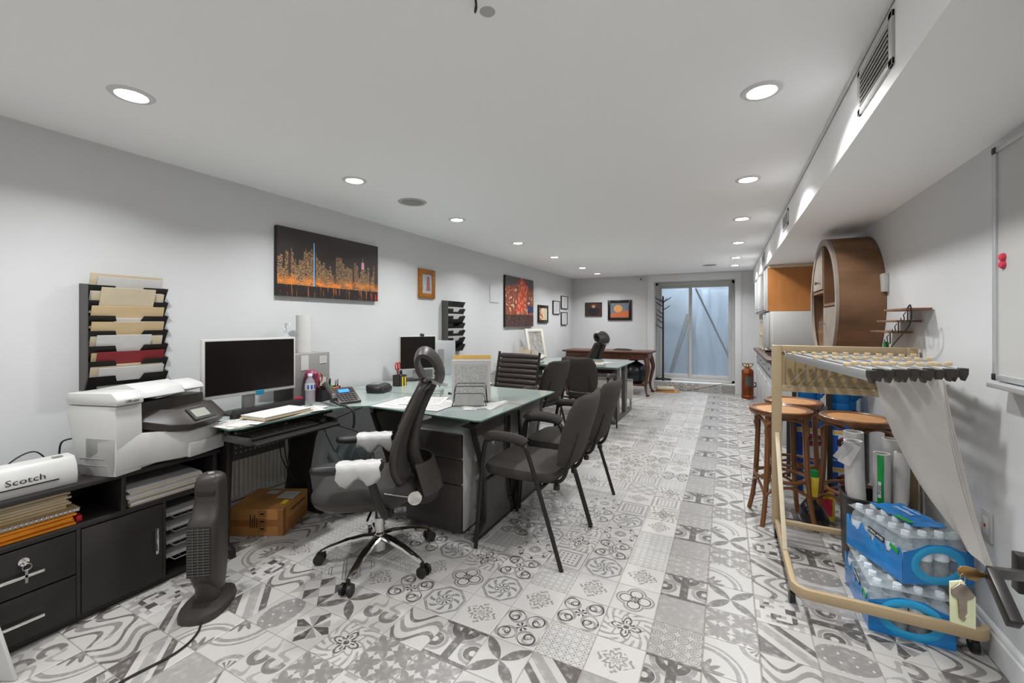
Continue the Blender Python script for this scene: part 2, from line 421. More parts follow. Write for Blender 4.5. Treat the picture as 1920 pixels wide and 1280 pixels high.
def _scroll(x, y):
    r = hyp(x, y-.9); r2 = hyp(x-.9, y+.2); r3 = hyp(x+.9, y+.2)
    return three(or_(ring(r, .78, .1), ring(r2, .5, .08), ring(r3, .5, .08)), or_(Ab(x) < .18, ring(r, .5, .16), ring(r2, .26, .12), ring(r3, .26, .12), ring(Ab(y), .92, .08)), LT, MD, S('#5f5a57'))
P['scroll'] = _scroll
def _oct(x, y):
    ax_, ay_ = Ab(x), Ab(y); d = Mx(Mx(ax_, ay_), (ax_+ay_)*.72); r = hyp(x, y); t = At(y, x)
    return three(or_(ring(d, .86, .035), ring(r, .36, .03), and_(ring(r, .58, .16), Sn(t*8+r*9) > .35)), or_(and_(r < .3, Sn(t*8) > 0.), ring(d, .93, .018)), S('#cbc8c5'), S('#8d8a88'), S('#6b6866'))
P['octagon'] = _oct
def _flor(x, y):
    r = hyp(x, y); t = At(y, x); k = Sn(t*8)*.14+.62; k2 = Sn(t*4+1.57)*.2+.4
    return three(or_(ring(r, k, .06), and_(r > .8, Sn(t*16+r*14) > .3)), or_(ring(r, k2, .05), r < .12, and_(ring(r, .3, .1), Sn(t*12) > .2)), S('#cfcbc6'), S('#a09b97'), S('#5d5855'))
P['floral'] = _flor
def _curl(x, y):
    a, b = Ab(x), Ab(y); r = hyp(a-.5, b-.5); t = At(b-.5, a-.5); r0 = hyp(x, y)
    return three(and_(r < .5, Sn(t*2-r*16) > .25), or_(and_(r < .44, Sn(t+r*20) > .72), and_(r0 < .25, Sn(At(y, x)*6) > 0.)), S('#cdc9c5'), S('#9c9793'), S('#4d4845'))
P['curls'] = _curl
def _hatch(x, y):
    a, b = Fr((x+y)*1.0+20.), Fr((x-y)*1.0+20.)
    return two(or_(ring(a, .4, .03), ring(a, .6, .03), ring(b, .4, .03), ring(b, .6, .03)), S('#c9c6c3'), S('#6e6966'))
P['hatch'] = _hatch
def _dam(x, y):
    r = hyp(x, y); t = At(y, x); n = noise(x, y, 9., 2); k = Ab(x)+Ab(y)*1.2
    return two(and_(k < .85+.0*r, or_(Sn(r*22+Sn(t*8)*2) > .2, n > .6)), S('#d0ccc8'), S('#97918c'))
P['damask'] = _dam
def _star(x, y):
    a, b = Ab(x), Ab(y); p = Mn(a, b); q = Mx(a, b); d = and_(q > p*2.1, q*1.0 < .97-p*1.2)
    e = and_(p*1.5 > q*.8, (a+b) < 1.0)
    return three(e, and_(d, Sn(At(y, x)*4+.8) > 0.), LT, MD, S('#55504d'))
P['star'] = _star
def _tri(x, y):
    a, b = cell(x, 2), cell(y, 2); return three(and_(a > b, (a+b) > 0.), and_(b > a, (a-b*-1.) < 0.), LT, S('#a6a29f'), S('#5d5855'))
P['triangles'] = _tri
def _bands(x, y):
    k = x*.9+y; return three(ring(k, .1, .28), or_(ring(k, -.62, .2), k > .8), LT, S('#a19d9a'), S('#655f5c'))
P['bands'] = _bands
def _wave(x, y):
    k = Sn(x*3.0+.5)*.45-y; return three(ring(k, .1, .14), or_(ring(k, -.55, .12), ring(k, .7, .1)), LT, S('#8d8985'), S('#6f6a67'))
P['waves'] = _wave
def _quat(x, y):
    a, b = Ab(x), Ab(y); r = Mn(hyp(a-.42, b), hyp(a, b-.42)); return three(ring(r, .42, .05), or_(ring(r, .28, .03), and_(hyp(x, y) < .26, Sn(At(y, x)*10) > 0.)), S('#ccc8c4'), S('#96918d'), S('#514c49'))
P['quatrefoil'] = _quat
def _dots(x, y):
    a, b = cell(x, 6), cell(y, 6); return two(or_(ring(Ab(a)+Ab(b), .95, .1), hyp(a, b) < .25), S('#cfccc8'), S('#8f8a86'))
P['lace'] = _dots
def _sun(x, y):
    r = hyp(x, y); t = At(y, x); k = Sn(t*8)*.08+.72
    return three(or_(ring(r, k, .05), ring(r, k+.22, .04)), or_(and_(r < .36, r > .1, Sn(t*16) > 0.), and_(ring(r, .9, .1), Sn(t*8) > .8)), S('#cdc9c5'), S('#a29d99'), S('#4a4543'))
P['sunflower'] = _sun
def _spot(x, y):
    r = hyp(x*1.0, y*.7); a, b = cell(x, 4), cell(y, 4)
    return three(r < .75, and_(r < .78, hyp(a, b) < .2), S('#bdb9b5'), S('#8f8b88'), S('#d3cfca'))
P['spots'] = _spot
def _vine(x, y):
    r = hyp(Ab(x)-.45, y*.9); k = Sn(y*5+Ab(x)*4)*.25-Ab(x)+.45
    return three(ring(k, 0., .09), and_(ring(r, .32, .12), y > -.15), LT, S('#a39f9b'), S('#7b7672'))
P['vine'] = _vine
def _frame(x, y):
    d = Mx(Ab(x), Ab(y)); a, b = cell(x, 8), cell(y, 8)
    return three(or_(ring(d, .6, .03), ring(d, .92, .03)), or_(ring(d, .67, .015), and_(hyp(a, b) < .45, d < .52)), S('#cdc9c5'), S('#8c8783'), S('#5e5956'))
P['framed'] = _frame
def _pix(x, y):
    a, b = Fl(x*5+20), Fl(y*5+20); n = wn(a*1.0, b*1.0); r = hyp(x, y); return three(n > .55, and_(n > .75, r < .8), S('#cfcbc7'), S('#a8a4a0'), S('#55504c'))
P['mosaic'] = _pix
for k, fn in P.items(): tilemat('tile_'+k, fn)
T = .2; G = .0016
def tilemesh(name):
    h = T/2-G; c = h-.003
    vs = [(-h, -h, -.004), (h, -h, -.004), (h, h, -.004), (-h, h, -.004), (-h, -h, -.0015), (h, -h, -.0015), (h, h, -.0015), (-h, h, -.0015), (-c, -c, 0), (c, -c, 0), (c, c, 0), (-c, c, 0)]
    fs = [(8, 9, 10, 11)]+[(i, (i+1) % 4, (i+1) % 4+4, i+4) for i in range(4)]+[(i+4, (i+1) % 4+4, (i+1) % 4+8, i+8) for i in range(4)]
    return vs, fs
TV, TF = tilemesh('t')
def uvset(me, u):
    L = me.uv_layers.new(name='UVMap')
    for l in me.loops: L.data[l.index].uv = u[l.vertex_index]
TM = {}
for k in P:
    me = bpy.data.meshes.new('tile_'+k); me.from_pydata(TV, [], TF); uvset(me, [((v[0]/T)+.5, (v[1]/T)+.5) for v in TV]); me.materials.append(MAT['tile_'+k]); TM[k] = me
OX, OY = -.281-2*10, 1.55-2*10
COLS = {  # sequences seen along the room for the two strips one can follow, otherwise fine or bold mixtures
    'A': ['plain', 'scroll', 'circles'], 'B': ['lattice', 'petal', 'swirl']}
FINE = ['octagon', 'floral', 'curls', 'hatch', 'damask', 'quatrefoil', 'lace', 'sunflower', 'framed', 'floral', 'damask', 'lace']
BOLD = ['star', 'triangles', 'bands', 'waves', 'spots', 'vine', 'petal', 'lattice', 'mosaic', 'scroll', 'plain', 'floral', 'swirl', 'waves']
rng = random.Random(3); tiles = []
ix0, ix1 = int((XL-OX)/T), int((XR-OX)/T)+1
for i in range(ix0, ix1):
    x = OX+(i+.5)*T
    if x-T/2 < XL-.01 or x+T/2 > XR+.01: pass
    for j in range(int((.0-OY)/T), int((YB-OY)/T)+1):
        y = OY+(j+.5)*T
        if y+T/2 > YB+.12: continue
        ci = round((x-(-.181))/T)
        if ci == 0: k = COLS['A'][j % 3]
        elif ci == 1: k = COLS['B'][j % 3]
        elif y > 1.55 and -11 < ci < 0:
            k = FINE[(j*5+ci*7+((j//3)*3 if ci % 2 else 0)+rng.choice((0, 0, 3))) % len(FINE)]
        elif ci in (2, 3, 4) and y > 1.75: k = [['bands', 'mosaic', 'waves'], ['spots', 'scroll', 'plain'], ['vine', 'star', 'mosaic']][ci-2][j % 3]
        else: k = rng.choice(BOLD)
        q = 0 if ci in (0, 1) else rng.randrange(4)
        tiles.append((x, y, k, q))
def tile_area(t):
    u, v, z = proj((t[0], t[1], 0))
    if z < .25 or u < -60 or u > 1980 or v > 1340: return 0
    return 1/z**3
tiles.sort(key=lambda t: -tile_area(t))
big = [t for t in tiles if tile_area(t) > 0][:300]; bigs = set(id(t) for t in big)
for t in big:
    o = bpy.data.objects.new('tile', TM[t[2]]); COL.objects.link(o); o.parent = fl; o.location = (t[0], t[1], 0); o.rotation_euler = (0, 0, t[3]*PI/2)
vs, fs, us, mi = [], [], [], []; keys = list(P)
for t in tiles:
    if id(t) in bigs: continue
    m = Matrix.Rotation(t[3]*PI/2, 3, 'Z'); b = len(vs)
    for v in TV: p = m @ Vector(v); vs.append((p.x+t[0], p.y+t[1], p.z)); us.append((v[0]/T+.5, v[1]/T+.5))
    for f in TF: fs.append(tuple(i+b for i in f)); mi.append(keys.index(t[2]))
me = bpy.data.meshes.new('tiles'); me.from_pydata(vs, [], fs); uvset(me, us)
for k in keys: me.materials.append(MAT['tile_'+k])
for p, i in zip(me.polygons, mi): p.material_index = i
o = bpy.data.objects.new('tiles', me); COL.objects.link(o); o.parent = fl; o['kind'] = 'stuff'
# tiles on the face of the door step
sx = DX0+.1
for k in ('framed', 'sunflower', 'quatrefoil', 'curls', 'lace', 'octagon', 'plain'):
    o = bpy.data.objects.new('tile', TM[k]); COL.objects.link(o); o.parent = st; o.location = (sx, YB+.0, (STEP-.012)/2); o.rotation_euler = (PI/2, 0, 0); o.scale = (1, (STEP-.014)/T, 1); sx += .2

# ---- ceiling lamps, speakers, wire stub
ORD = ('first', 'second', 'third', 'fourth', 'fifth', 'sixth', 'seventh', 'eighth', 'ninth')
def lamp(x, y, k):
    t = thing('recessed_light', ORD[k]+' round recessed light from the glass door in the row along the '+('left wall' if x < -1 else 'boxed duct'), 'light', (x, y, H), 0, 'recessed ceiling lights')
    a = MB(); a.lathe([(.052, -.002), (.055, -.007), (.072, -.006), (.078, 0), (.052, 0)], 28); a.build('trim_ring', 'trim_white', t)
    l = MB(); l.lathe([(.0, -.006), (.03, -.0058), (.052, -.0035), (.052, -.001), (.0, -.001)], 24); l.build('diffuser', 'lens', t)
    d = bpy.data.lights.new('lamp', 'AREA'); d.shape = 'DISK'; d.size = .11; d.energy = LAMP_W; d.color = (.965, .985, 1); d.spread = math.radians(138)
    p = bpy.data.objects.new('lamp', d); COL.objects.link(p); p.parent = t; p.location = (0, 0, -.012)
for y in (-1.5, -.3, .87, 2.05, 3.25, 4.52, 5.72, 7.05, 8.0): lamp(-2.19, y, sum(1 for q in (-1.5, -.3, .87, 2.05, 3.25, 4.52, 5.72, 7.05, 8.0) if q > y))  # the pair behind the camera is unseen, added to help light the room
for y in (-1.5, -.35, .8, 2.0, 3.19, 4.37, 5.65, 6.93, 7.85): lamp(.13, y, sum(1 for q in (-1.5, -.35, .8, 2.0, 3.19, 4.37, 5.65, 6.93, 7.85) if q > y))  # lamps at the camera end are out of view, added for their light
def spk(x, y, lab):
    t = thing('ceiling_speaker', lab, 'speaker', (x, y, H)); a = MB(); a.lathe([(.085, 0), (.085, -.004), (.105, -.006), (.11, 0)], 28); a.build('rim', 'white_plastic2', t)
    b = MB(); b.lathe([(0, -.006), (.05, -.005), (.085, -.003), (.085, 0)], 28); b.build('grille', 'grey_plastic', t)
spk(-2.18, 2.62, 'round grey speaker grille in the ceiling above the skyline canvas'); spk(-.24, 7.65, 'round speaker grille in the ceiling before the glass door')
p = az(892, 12, H); t = thing('wire_stub', 'short dark wire stub poking out of the white ceiling', 'wire', p)
w = MB(); w.tube(smooth([(0, 0, 0), (.004, -.01, -.025), (.02, -.03, -.03), (.03, -.05, -.02)], 4), .0035, 6); w.build('wire', 'black_plastic', t)
w = MB(); w.lathe([(0, -.003), (.02, -.002), (.024, 0)], 14, (.02, .035, 0)); w.build('patch', 'white_plastic2', t)
def vent(u0, u1, v, lab, L, hh):
    y0 = ax(u1, v, SX).y; t = thing('air_vent', lab, 'vent', (SX, y0, (SZ+H)/2+.01))
    f = MB(); f.bb(-.008, 0, 0, L, -hh/2, -hh/2+.022); f.bb(-.008, 0, 0, L, hh/2-.022, hh/2); f.bb(-.008, 0, 0, .03, -hh/2, hh/2); f.bb(-.008, 0, L-.03, L, -hh/2, hh/2); f.build('frame', 'white_plastic', t, bev=.002)
    MB().bb(-.002, .0, .03, L-.03, -hh/2+.02, hh/2-.02).build('duct_hole', 'matte_black', t)
    n = 7
    for i in range(n):
        z = -hh/2+.03+i*(hh-.06)/(n-1); MB().box((-.005, L/2, z), (.010, L-.06, .004), (0, -.7, 0)).build('slat', 'white_plastic2', t)
vent(1720, 1678, 100, 'big white air vent on the boxed duct next to the whiteboard end', .36, .16)
vent(1492, 1479, 395, 'white air vent on the boxed duct above the round wooden cabinet', .34, .13)
vent(1440, 1434, 480, 'white air vent on the boxed duct above the wooden cabinet end', .34, .12)
# ================================================================== left side: black cabinet and what stands on it
t = thing('storage_cabinet', 'black wooden office cabinet with two drawers, a door and open shelves', 'cabinet', (0, 0, 0))
CF, CB, CY0, CY1, CT = -2.50, -2.925, .40, 1.37, .605
b = MB(); th = .018
b.bb(CB, CF, CY0, CY0+th, .0, CT-.02); b.bb(CB, CF, CY1-th, CY1, .0, CT-.02); b.bb(CB, CB+.01, CY0, CY1, .03, CT-.02)
b.bb(CB, CF-.02, CY0, CY1, .0, .028); b.bb(CB, CF, CY0, CY1, .408, .428)
b.bb(CB, CF, .802, .816, .03, .408); b.bb(CB, CF, 1.118, 1.13, .03, .408); b.bb(CB, CF, .955, .972, .428, CT-.02)
b.build('body', 'black_wood', t, bev=.001)
MB().bb(CB-.005, CF+.012, CY0-.01, CY1+.01, CT-.02, CT).build('top', 'black_wood', t, bev=.002)
for z0, z1 in ((.035, .215), (.222, .402)):
    d = MB().bb(CF-.016, CF+.002, CY0+.02, .80, z0, z1).build('drawer', 'black_wood', t, bev=.0015)
    h = MB(); zz = z1-.105 if z0 > .1 else z1-.1; h.bb(CF+.016, CF+.026, .575, .70, zz-.006, zz+.006); h.cyl((CF+.002, .59, zz), (CF+.02, .59, zz), .004); h.cyl((CF+.002, .685, zz), (CF+.02, .685, zz), .004); h.build('handle', 'chrome', d, bev=.001)
    if z0 > .1:
        k = MB(); k.cyl((CF+.001, .645, .352), (CF+.012, .645, .352), .016, n=16); k.bb(CF+.012, CF+.03, .643, .647, .343, .361); k.build('lock', 'chrome', d)
        k = MB(); k.tube(arc((CF+.026, .65, .333), .013, 0, 360, 12, 'yz'), .0022, 6); k.bb(CF+.022, CF+.026, .645, .653, .27, .325); k.build('keys', 'steel', d)
d = MB().bb(CF-.016, CF+.002, .818, 1.116, .035, .402).build('door', 'black_wood', t, bev=.0015)
h = MB(); h.bb(CF+.016, CF+.026, 1.078, 1.09, .175, .30); h.cyl((CF+.002, 1.084, .19), (CF+.02, 1.084, .19), .004); h.cyl((CF+.002, 1.084, .285), (CF+.02, 1.084, .285), .004); h.build('handle', 'chrome', d, bev=.001)
for i, z in enumerate((.10, .17, .24, .31)):
    w = thing('wire_tray', ('lowest', 'second lowest', 'second highest', 'topmost')[i]+' chrome wire letter tray in the open bay of the black cabinet', 'tray', (0, 0, z), 0, 'wire trays in the cabinet bay')
    f = MB(); y0, y1 = 1.14, 1.345
    f.tube([(CF-.02, y0, .03), (CF-.005, y0+.03, .0), (CF-.005, y1-.03, .0), (CF-.02, y1, .03), (CB+.05, y1, .03), (CB+.05, y0, .03)], .003, 6, closed=True); f.build('rim', 'steel', w)
    for q in range(5): MB().tube([(CF-.01, y0+.03+q*.035, 0), (CB+.05, y0+.03+q*.035, .004)], .0015, 5).build('wire', 'steel', w)
    MB().bb(CB+.06, CF-.04, y0+.01, y1-.01, .003, .02).build('papers', 'paper_grey', w)
def stack(name, lab, cat, x0, x1, y0, y1, z, n, dz, m, jit=.006, rz=0, seed=1, grp=None):
    r = random.Random(seed); cx, cy = (x0+x1)/2, (y0+y1)/2; t = thing(name, lab, cat, (cx, cy, z), rz, grp); ms = m if isinstance(m, list) else [m]
    for i in range(n):
        a, c = (x1-x0)/2, (y1-y0)/2; ox, oy = r.uniform(-jit, jit), r.uniform(-jit, jit)
        MB().box((ox, oy, dz*(i+.5)), (2*a, 2*c, dz*.94), (0, 0, r.uniform(-.02, .02) if jit else 0)).build('sheet', ms[i % len(ms)], t)
    return t
stack('orange_folders', 'pile of bright orange folders at the bottom of the cabinet shelf', 'folders', -2.83, -2.53, .45, .80, .43, 6, .0075, 'orange_paper', .01, seed=2)
nb = thing('spiral_notebook', 'spiral bound notebook lying on the orange folders', 'notebook', (-2.66, .655, .476))
MB().bb(-.12, .12, -.17, .17, 0, .012).build('pages', 'paper', nb); MB().bb(-.122, .122, -.172, .172, .012, .014).build('cover', 'manila', nb)
for i in range(22):
    MB().tube(arc((.122, -.15+i*.0143, .007), .010, 0, 360, 8, 'xz'), .0016, 5).build('ring', 'steel', nb)
stack('manila_pile', 'thick pile of manila folders stacked over the spiral notebook', 'folders', -2.84, -2.57, .46, .80, .4915, 9, .0085, ['manila', 'manila_pale'], .008, seed=4)
rb = tag(MB().bb(-2.60, -2.54, .815, .835, .49, .515).build('red_binder_clip', 'red', bev=.003), 'small red clip sticking out beyond the manila pile', 'clip'); rb.location.z = -.062
stack('paper_pile', 'pile of pale documents in the right upper bay of the cabinet', 'papers', -2.80, -2.515, .985, 1.30, .429, 9, .0095, ['manila_pale', 'paper', 'paper_grey'], .008, seed=5)
# laminator
t = thing('laminator', 'long white laminator on top of the black cabinet', 'laminator', (-2.525, .815, CT), 0)
pr = [(0, 0), (.004, .045), (-.006, .085), (-.03, .115), (-.10, .118), (-.12, .1), (-.125, 0)]
m = MB(); m.loft([[Vector((x, y, z)) for x, z in pr] for y in (-.43, -.004, 0)]); m.build('body', 'white_plastic', t, bev=.004)
MB().bb(-.002, .0055, -.36, -.06, .033, .038).build('slot', 'matte_black', t)
MB().box((-.05, -.05, .119), (.02, .03, .004)).build('switch', 'grey_plastic', t)
text('lettering', 'Scotch', .034, 'ink', t, (.003, -.155, .06), (PI/2-.05, 0, PI/2), .0004, 1.25)
cable = lambda name, lab, pts, r=.003, m='black_plastic', cat='cable': tag(MB().tube(smooth(pts, 6), r, 6).build(name, m), lab, cat)
cable('power_cable', 'black cable looping up behind the laminator', [(-2.70, .60, .608), (-2.72, .66, .70), (-2.74, .74, .73), (-2.76, .80, .66), (-2.80, .86, .609)])
cable('printer_cable', 'black power cord standing up beside the printer back', [(-2.82, .84, .608), (-2.84, .85, .66), (-2.84, .86, .73), (-2.80, .90, .745)], .004)
# printer
t = thing('printer', 'large white office printer with dark control panel on the cabinet', 'printer', (-2.45, .915, CT), math.radians(106))
WP = .47
b = MB(); b.prism([(.0, 0), (.20, 0), (.22, .03), (.275, .26), (.28, .315), (.0, .315), (-.004, .17)], 0, .115, 'yz')          # left column, seen side profile
b.prism([(.10, .0), (.20, 0), (.22, .03), (.275, .26), (.28, .315), (.17, .315), (.17, .15)], .115, WP, 'yz'); b.build('body', 'white_plastic', t, bev=.006)
lb = MB(); rings = []
for x, yy, z1 in ((.0, .0, .17), (.10, -.004, .17), (.17, -.03, .165), (.26, -.085, .15), (.40, -.09, .15), (WP, -.06, .15)):
    rings.append([Vector((x, yy+.02, .0 if x < .15 else .012)), Vector((x, yy-.0, .02)), Vector((x, yy-.004, .09)), Vector((x, yy, z1)), Vector((x, .17, z1)), Vector((x, .17, 0))])
lb.loft(rings); lb.build('lower_body', 'white_plastic', t, bev=.003)
MB().bb(.27, WP+.006, -.10, -.07, .012, .085).build('paper_drawer', 'white_plastic2', t, bev=.006)
MB().bb(.117, WP-.004, .03, .17, .15, .31).build('output_bay', 'dark_plastic', t)
for z in (.055, .062): pass
sl = MB(); sl.bb(-.003, .0, .06, .20, .075, .079); sl.bb(-.003, .0, .05, .21, .045, .048); sl.build('vent_slot', 'grey_plastic', t)
cp = MB(); rings = []
for x, f, z0, z1 in ((.118, .02, .19, .24), (.20, -.055, .155, .245), (.26, -.115, .150, .238), (.40, -.12, .155, .243), (WP+.01, -.09, .165, .245)):
    rings.append([Vector((x, .10, z0)), Vector((x, f+.008, z0)), Vector((x, f-.012, z0+.035)), Vector((x, f+.075, z1+.02)), Vector((x, .12, z1+.012))])
cp.loft(rings); cpo = cp.build('control_panel', 'dark_plastic', t, bev=.004)
d = MB(); d.box((.345, -.089, .2265), (.125, .082, .004), (.69, 0, 0)); d.build('panel_bezel', 'black_plastic', cpo)
s = MB(); s.box((.338, -.0905, .2285), (.083, .054, .003), (.69, 0, 0)); s.build('touch_screen', 'lcd_grey', cpo)
ld = MB(); ld.prism([(-.012, .318), (.275, .318), (.285, .35), (.27, .372), (.02, .378), (-.012, .345)], -.003, .115, 'yz')
ld.prism([(-.008, .335), (.275, .325), (.285, .35), (.27, .372), (.10, .40), (.02, .375)], .115, .33, 'yz'); ld.prism([(.0, .345), (.275, .325), (.28, .36), (.10, .392), (.02, .37)], .33, .45, 'yz')
ld.build('scanner_lid', 'white_plastic', t, bev=.006)
ft = MB(); ft.loft([[Vector((x, y, z+dz)) for y, dz in ((.02, 0), (.25, 0), (.25, -.012), (.02, -.012))] for x, z in ((.20, .33), (.34, .342), (.455, .35))]); ft.build('feeder_tray', 'white_plastic2', t, bev=.003)
text('lettering', 'OfficeJet', .016, 'ink', t, (.062, -.0135, .335), (PI/2, 0, 0), .0004, 1.1)
text('lettering', 'hp', .02, 'grey_plastic', t, (.10, -.006, .095), (PI/2, 0, 0), .0004)
# tower heater
t = thing('tower_heater', 'black plastic tower heater standing on the tiles before the cabinet', 'heater', (-2.13, 1.135, 0), math.radians(35))
def rr(cx, cy, w, d, z, e=3, n=20):
    out = []
    for k in range(n):
        a = 2*PI*k/n; c, s_ = math.cos(a), math.sin(a)
        out.append(Vector((cx+w/2*math.copysign(abs(c)**(2/e), c), cy+d/2*math.copysign(abs(s_)**(2/e), s_), z)))
    return out
b = MB(); b.loft([rr(0, -.01, .185, .27, 0, 2.6), rr(0, -.01, .19, .275, .012, 2.6), rr(0, -.01, .18, .262, .03, 2.6), rr(0, 0, .11, .12, .042, 2.6)]); b.build('base', 'dark_plastic', t)
b = MB(); b.loft([rr(0, -.01, .10, .085, .03, 2.4), rr(0, -.015, .095, .085, .10, 2.4), rr(0, -.02, .10, .09, .155, 2.4)]); b.build('neck', 'dark_plastic', t)
b = MB(); b.loft([rr(0, .012, .10, .085, .07, 4), rr(0, -.005, .118, .135, .155, 4), rr(0, -.012, .125, .15, .20, 4), rr(0, -.012, .125, .15, .40, 4), rr(0, .0, .122, .125, .43, 4), rr(0, .015, .115, .095, .49, 4), rr(0, .012, .112, .098, .56, 4), rr(0, .012, .105, .09, .59, 3), rr(0, .012, .07, .06, .604, 3)]); bo = b.build('body', 'dark_plastic', t, ang=50)
g = MB().bb(-.05, .05, -.0895, -.084, .175, .40).build('grille', 'black_plastic', t, bev=.01)
for i in range(17): MB().bb(-.046, .046, -.0925, -.088, .185+i*.0125, .189+i*.0125).build('grille_bar', 'grey_metal', g)
for x in (-.022, 0, .022): MB().bb(x-.0015, x+.0015, -.0935, -.088, .18, .395).build('grille_bar', 'grey_metal', g)
MB().bb(-.04, .04, -.04, -.032, .515, .54).build('handle_recess', 'black_plastic', t, bev=.004)
b = MB(); b.lathe([(0, .0), (.014, .0), (.012, .003), (0, .0035)], 16, (0, .012, .603)); b.build('button', 'grey_plastic', t)
cable('heater_cable', 'black power cord running across the tiles from the tower heater', [(-2.05, 1.06, .006), (-1.97, 1.0, .005), (-1.93, .9, .005), (-1.95, .72, .005), (-1.90, .5, .005)], .0045)
q = az(25, 1278, 0); dz_ = (q-_C).dot(_F); wp = MB(); P0 = [_C+ray(u_, v_)*dz_ for u_, v_ in ((-70, 1010), (0, 1196), (27, 1272), (-70, 1278))]; P0[2].z = P0[3].z = .002
wp.add(P0+[p_+_F*.012 for p_ in P0], [(0, 1, 2, 3), (7, 6, 5, 4), (0, 4, 5, 1), (1, 5, 6, 2), (2, 6, 7, 3), (3, 7, 4, 0)]); o = wp.build('white_board', 'white_plastic', bev=.002)
tag(o, 'white panel leaning at the near end of the black cabinet', 'panel')

# ================================================================== glass office desks
TZ = .745
def leg_panel(name, par, loc, rz, poly, holes, t=.03, m='black_metal'):
    o = holed(poly, holes, t).build(name, m, par, bev=.0015); o.location = loc; o.rotation_euler = (0, 0, rz); return o
def glass_top(par, poly, z=TZ):
    g = MB().prism(poly, z-.008, z, 'xy').build('glass_top', 'desk_glass', par)
    n = len(poly); e = MB()
    for i in range(n):
        a, c = Vector(poly[i]), Vector(poly[(i+1) % n]); d = (c-a).normalized(); nn = Vector((d.y, -d.x))*.0012
        e.add([(a.x+nn.x, a.y+nn.y, z-.0085), (c.x+nn.x, c.y+nn.y, z-.0085), (c.x+nn.x, c.y+nn.y, z+.0003), (a.x+nn.x, a.y+nn.y, z+.0003)], [(0, 1, 2, 3)])
    e.build('glass_edge', 'glass_edge', g); return g
t = thing('glass_l_desk', 'L-shaped black office desk with frosted green glass tops and keyboard tray', 'desk', (0, 0, 0))
glass_top(t, [(-2.90, 1.42), (-2.47, 1.415), (-2.40, 1.33), (-2.31, 1.325), (-2.28, 1.38), (-2.276, 1.94), (-2.90, 1.94)])
glass_top(t, [(-2.90, 1.945), (-2.276, 1.945), (-2.24, 2.05), (-2.14, 2.12), (-2.14, 2.62), (-2.90, 2.62)])
glass_top(t, [(-2.135, 2.12), (-1.28, 2.07), (-1.24, 2.085), (-1.235, 2.62), (-2.135, 2.62)])
hole = lambda x, z, r=.028: (x, z, r)
sw = [(0, 0), (.40, 0), (.40, .03), (.34, .06), (.30, .35), (.33, .715), (.02, .715), (.10, .35), (.05, .06), (0, .03)]
leg_panel('leg', t, (-2.85, 1.415, .0), 0, [(0, 0), (.42, 0), (.42, .05), (.36, .07), (.40, .715), (.0, .715)], [])
leg_panel('leg', t, (-2.86, 2.02, .0), 0, [(0, 0), (.40, 0), (.40, .03), (.30, .07), (.26, .25), (.32, .5), (.42, .715), (.05, .715), (.08, .3)], [(.24, .60, .026)])
ep = [(.03, .715), (.46, .715), (.44, .5), (.50, .12), (.545, .075), (.545, 0), (.08, 0), (.08, .03), (.18, .09), (.18, .36)]
def end_leg(par, x, y, flip):
    poly = [(p[0] if not flip else .56-p[0], p[1]) for p in ep]
    if flip: poly = poly[::-1]
    hs = [(.30 if not flip else .26, .55, .03), (.31 if not flip else .25, .42, .03)]
    o = leg_panel('leg', par, (x, y, 0), PI/2, poly, hs, .012, 'grey_metal')
    r = MB()
    for i in range(len(poly)):
        a, c = poly[i], poly[(i+1) % len(poly)]
        r.beam((a[0], 0, a[1]), (c[0], 0, c[1]), .03, .02, up=(0, 1, 0))
    r.build('leg_frame', 'black_metal', o); return o
end_leg(t, -1.33, 2.09, False); end_leg(t, -2.10, 2.09, False)
r = MB(); r.prism([(-1.38, .70), (-1.27, .72), (-1.24, .737), (-1.24, .715), (-1.30, .69)], 2.075, 2.62, 'xz'); r.build('top_bracket', 'black_metal', t, bev=.002)
for q in ((-2.1, -1.35, 2.50, 2.53, .68, .72), (-2.86, -2.83, 1.42, 2.0, .68, .735), (-2.40, -2.36, 1.42, 2.02, .70, .735)): MB().bb(*q).build('rail', 'black_metal', t, bev=.002)
pm = MB(); pm.bb(-2.868, -2.862, 1.43, 2.02, .40, .66); pmo = pm.build('modesty_panel', 'grey_metal', t)
dm = MB()
for i in range(17):
    for j in range(6): dm.lathe([(0, 0), (.006, 0), (.006, .001), (0, .001)], 8, (-2.862, 1.46+i*.032, .45+j*.032), 'x')
dm.build('perforations', 'paper_grey', pmo)
k = MB(); k.bb(-2.50, -2.20, 1.40, 1.945, .645, .662); kt = k.build('keyboard_tray', 'black_plastic', t, bev=.007)
for q in (1.385, 1.945): r = MB(); r.bb(-2.50, -2.24, q, q+.015, .65, .69); r.bb(-2.46, -2.44, q, q+.015, .68, .735); r.build('slide', 'steel', kt)
# keyboard and mouse
t = thing('keyboard', 'black computer keyboard on the pull-out tray', 'keyboard', (-2.335, 1.63, .663))
MB().box((0, 0, .008), (.14, .42, .016)).build('case', 'black_plastic', t, bev=.004)
kk = MB().box((0, 0, 0), (.0155, .0155, .008), taper=.8).mesh('key')
kk.materials.append(MAT['dark_plastic'])
for i in range(5):
    for j in range(20):
        o = bpy.data.objects.new('key', kk); COL.objects.link(o); o.parent = t; o.location = (-.042+i*.0195, -.19+j*.0198, .020)
t = thing('mouse', 'black computer mouse at the far end of the keyboard tray', 'mouse', (-2.33, 1.895, .663))
b = MB(); b.loft([rr(0, 0, .10, .058, 0, 2.4), rr(0, 0, .104, .06, .012, 2.4), rr(.005, 0, .085, .05, .026, 2.2), rr(.008, 0, .04, .026, .033, 2.2)]); b.build('shell', 'black_plastic', t)
b = MB(); b.cyl((-.03, -.003, .026), (-.03, .003, .026), .006, n=10); b.build('wheel', 'grey_plastic', t)
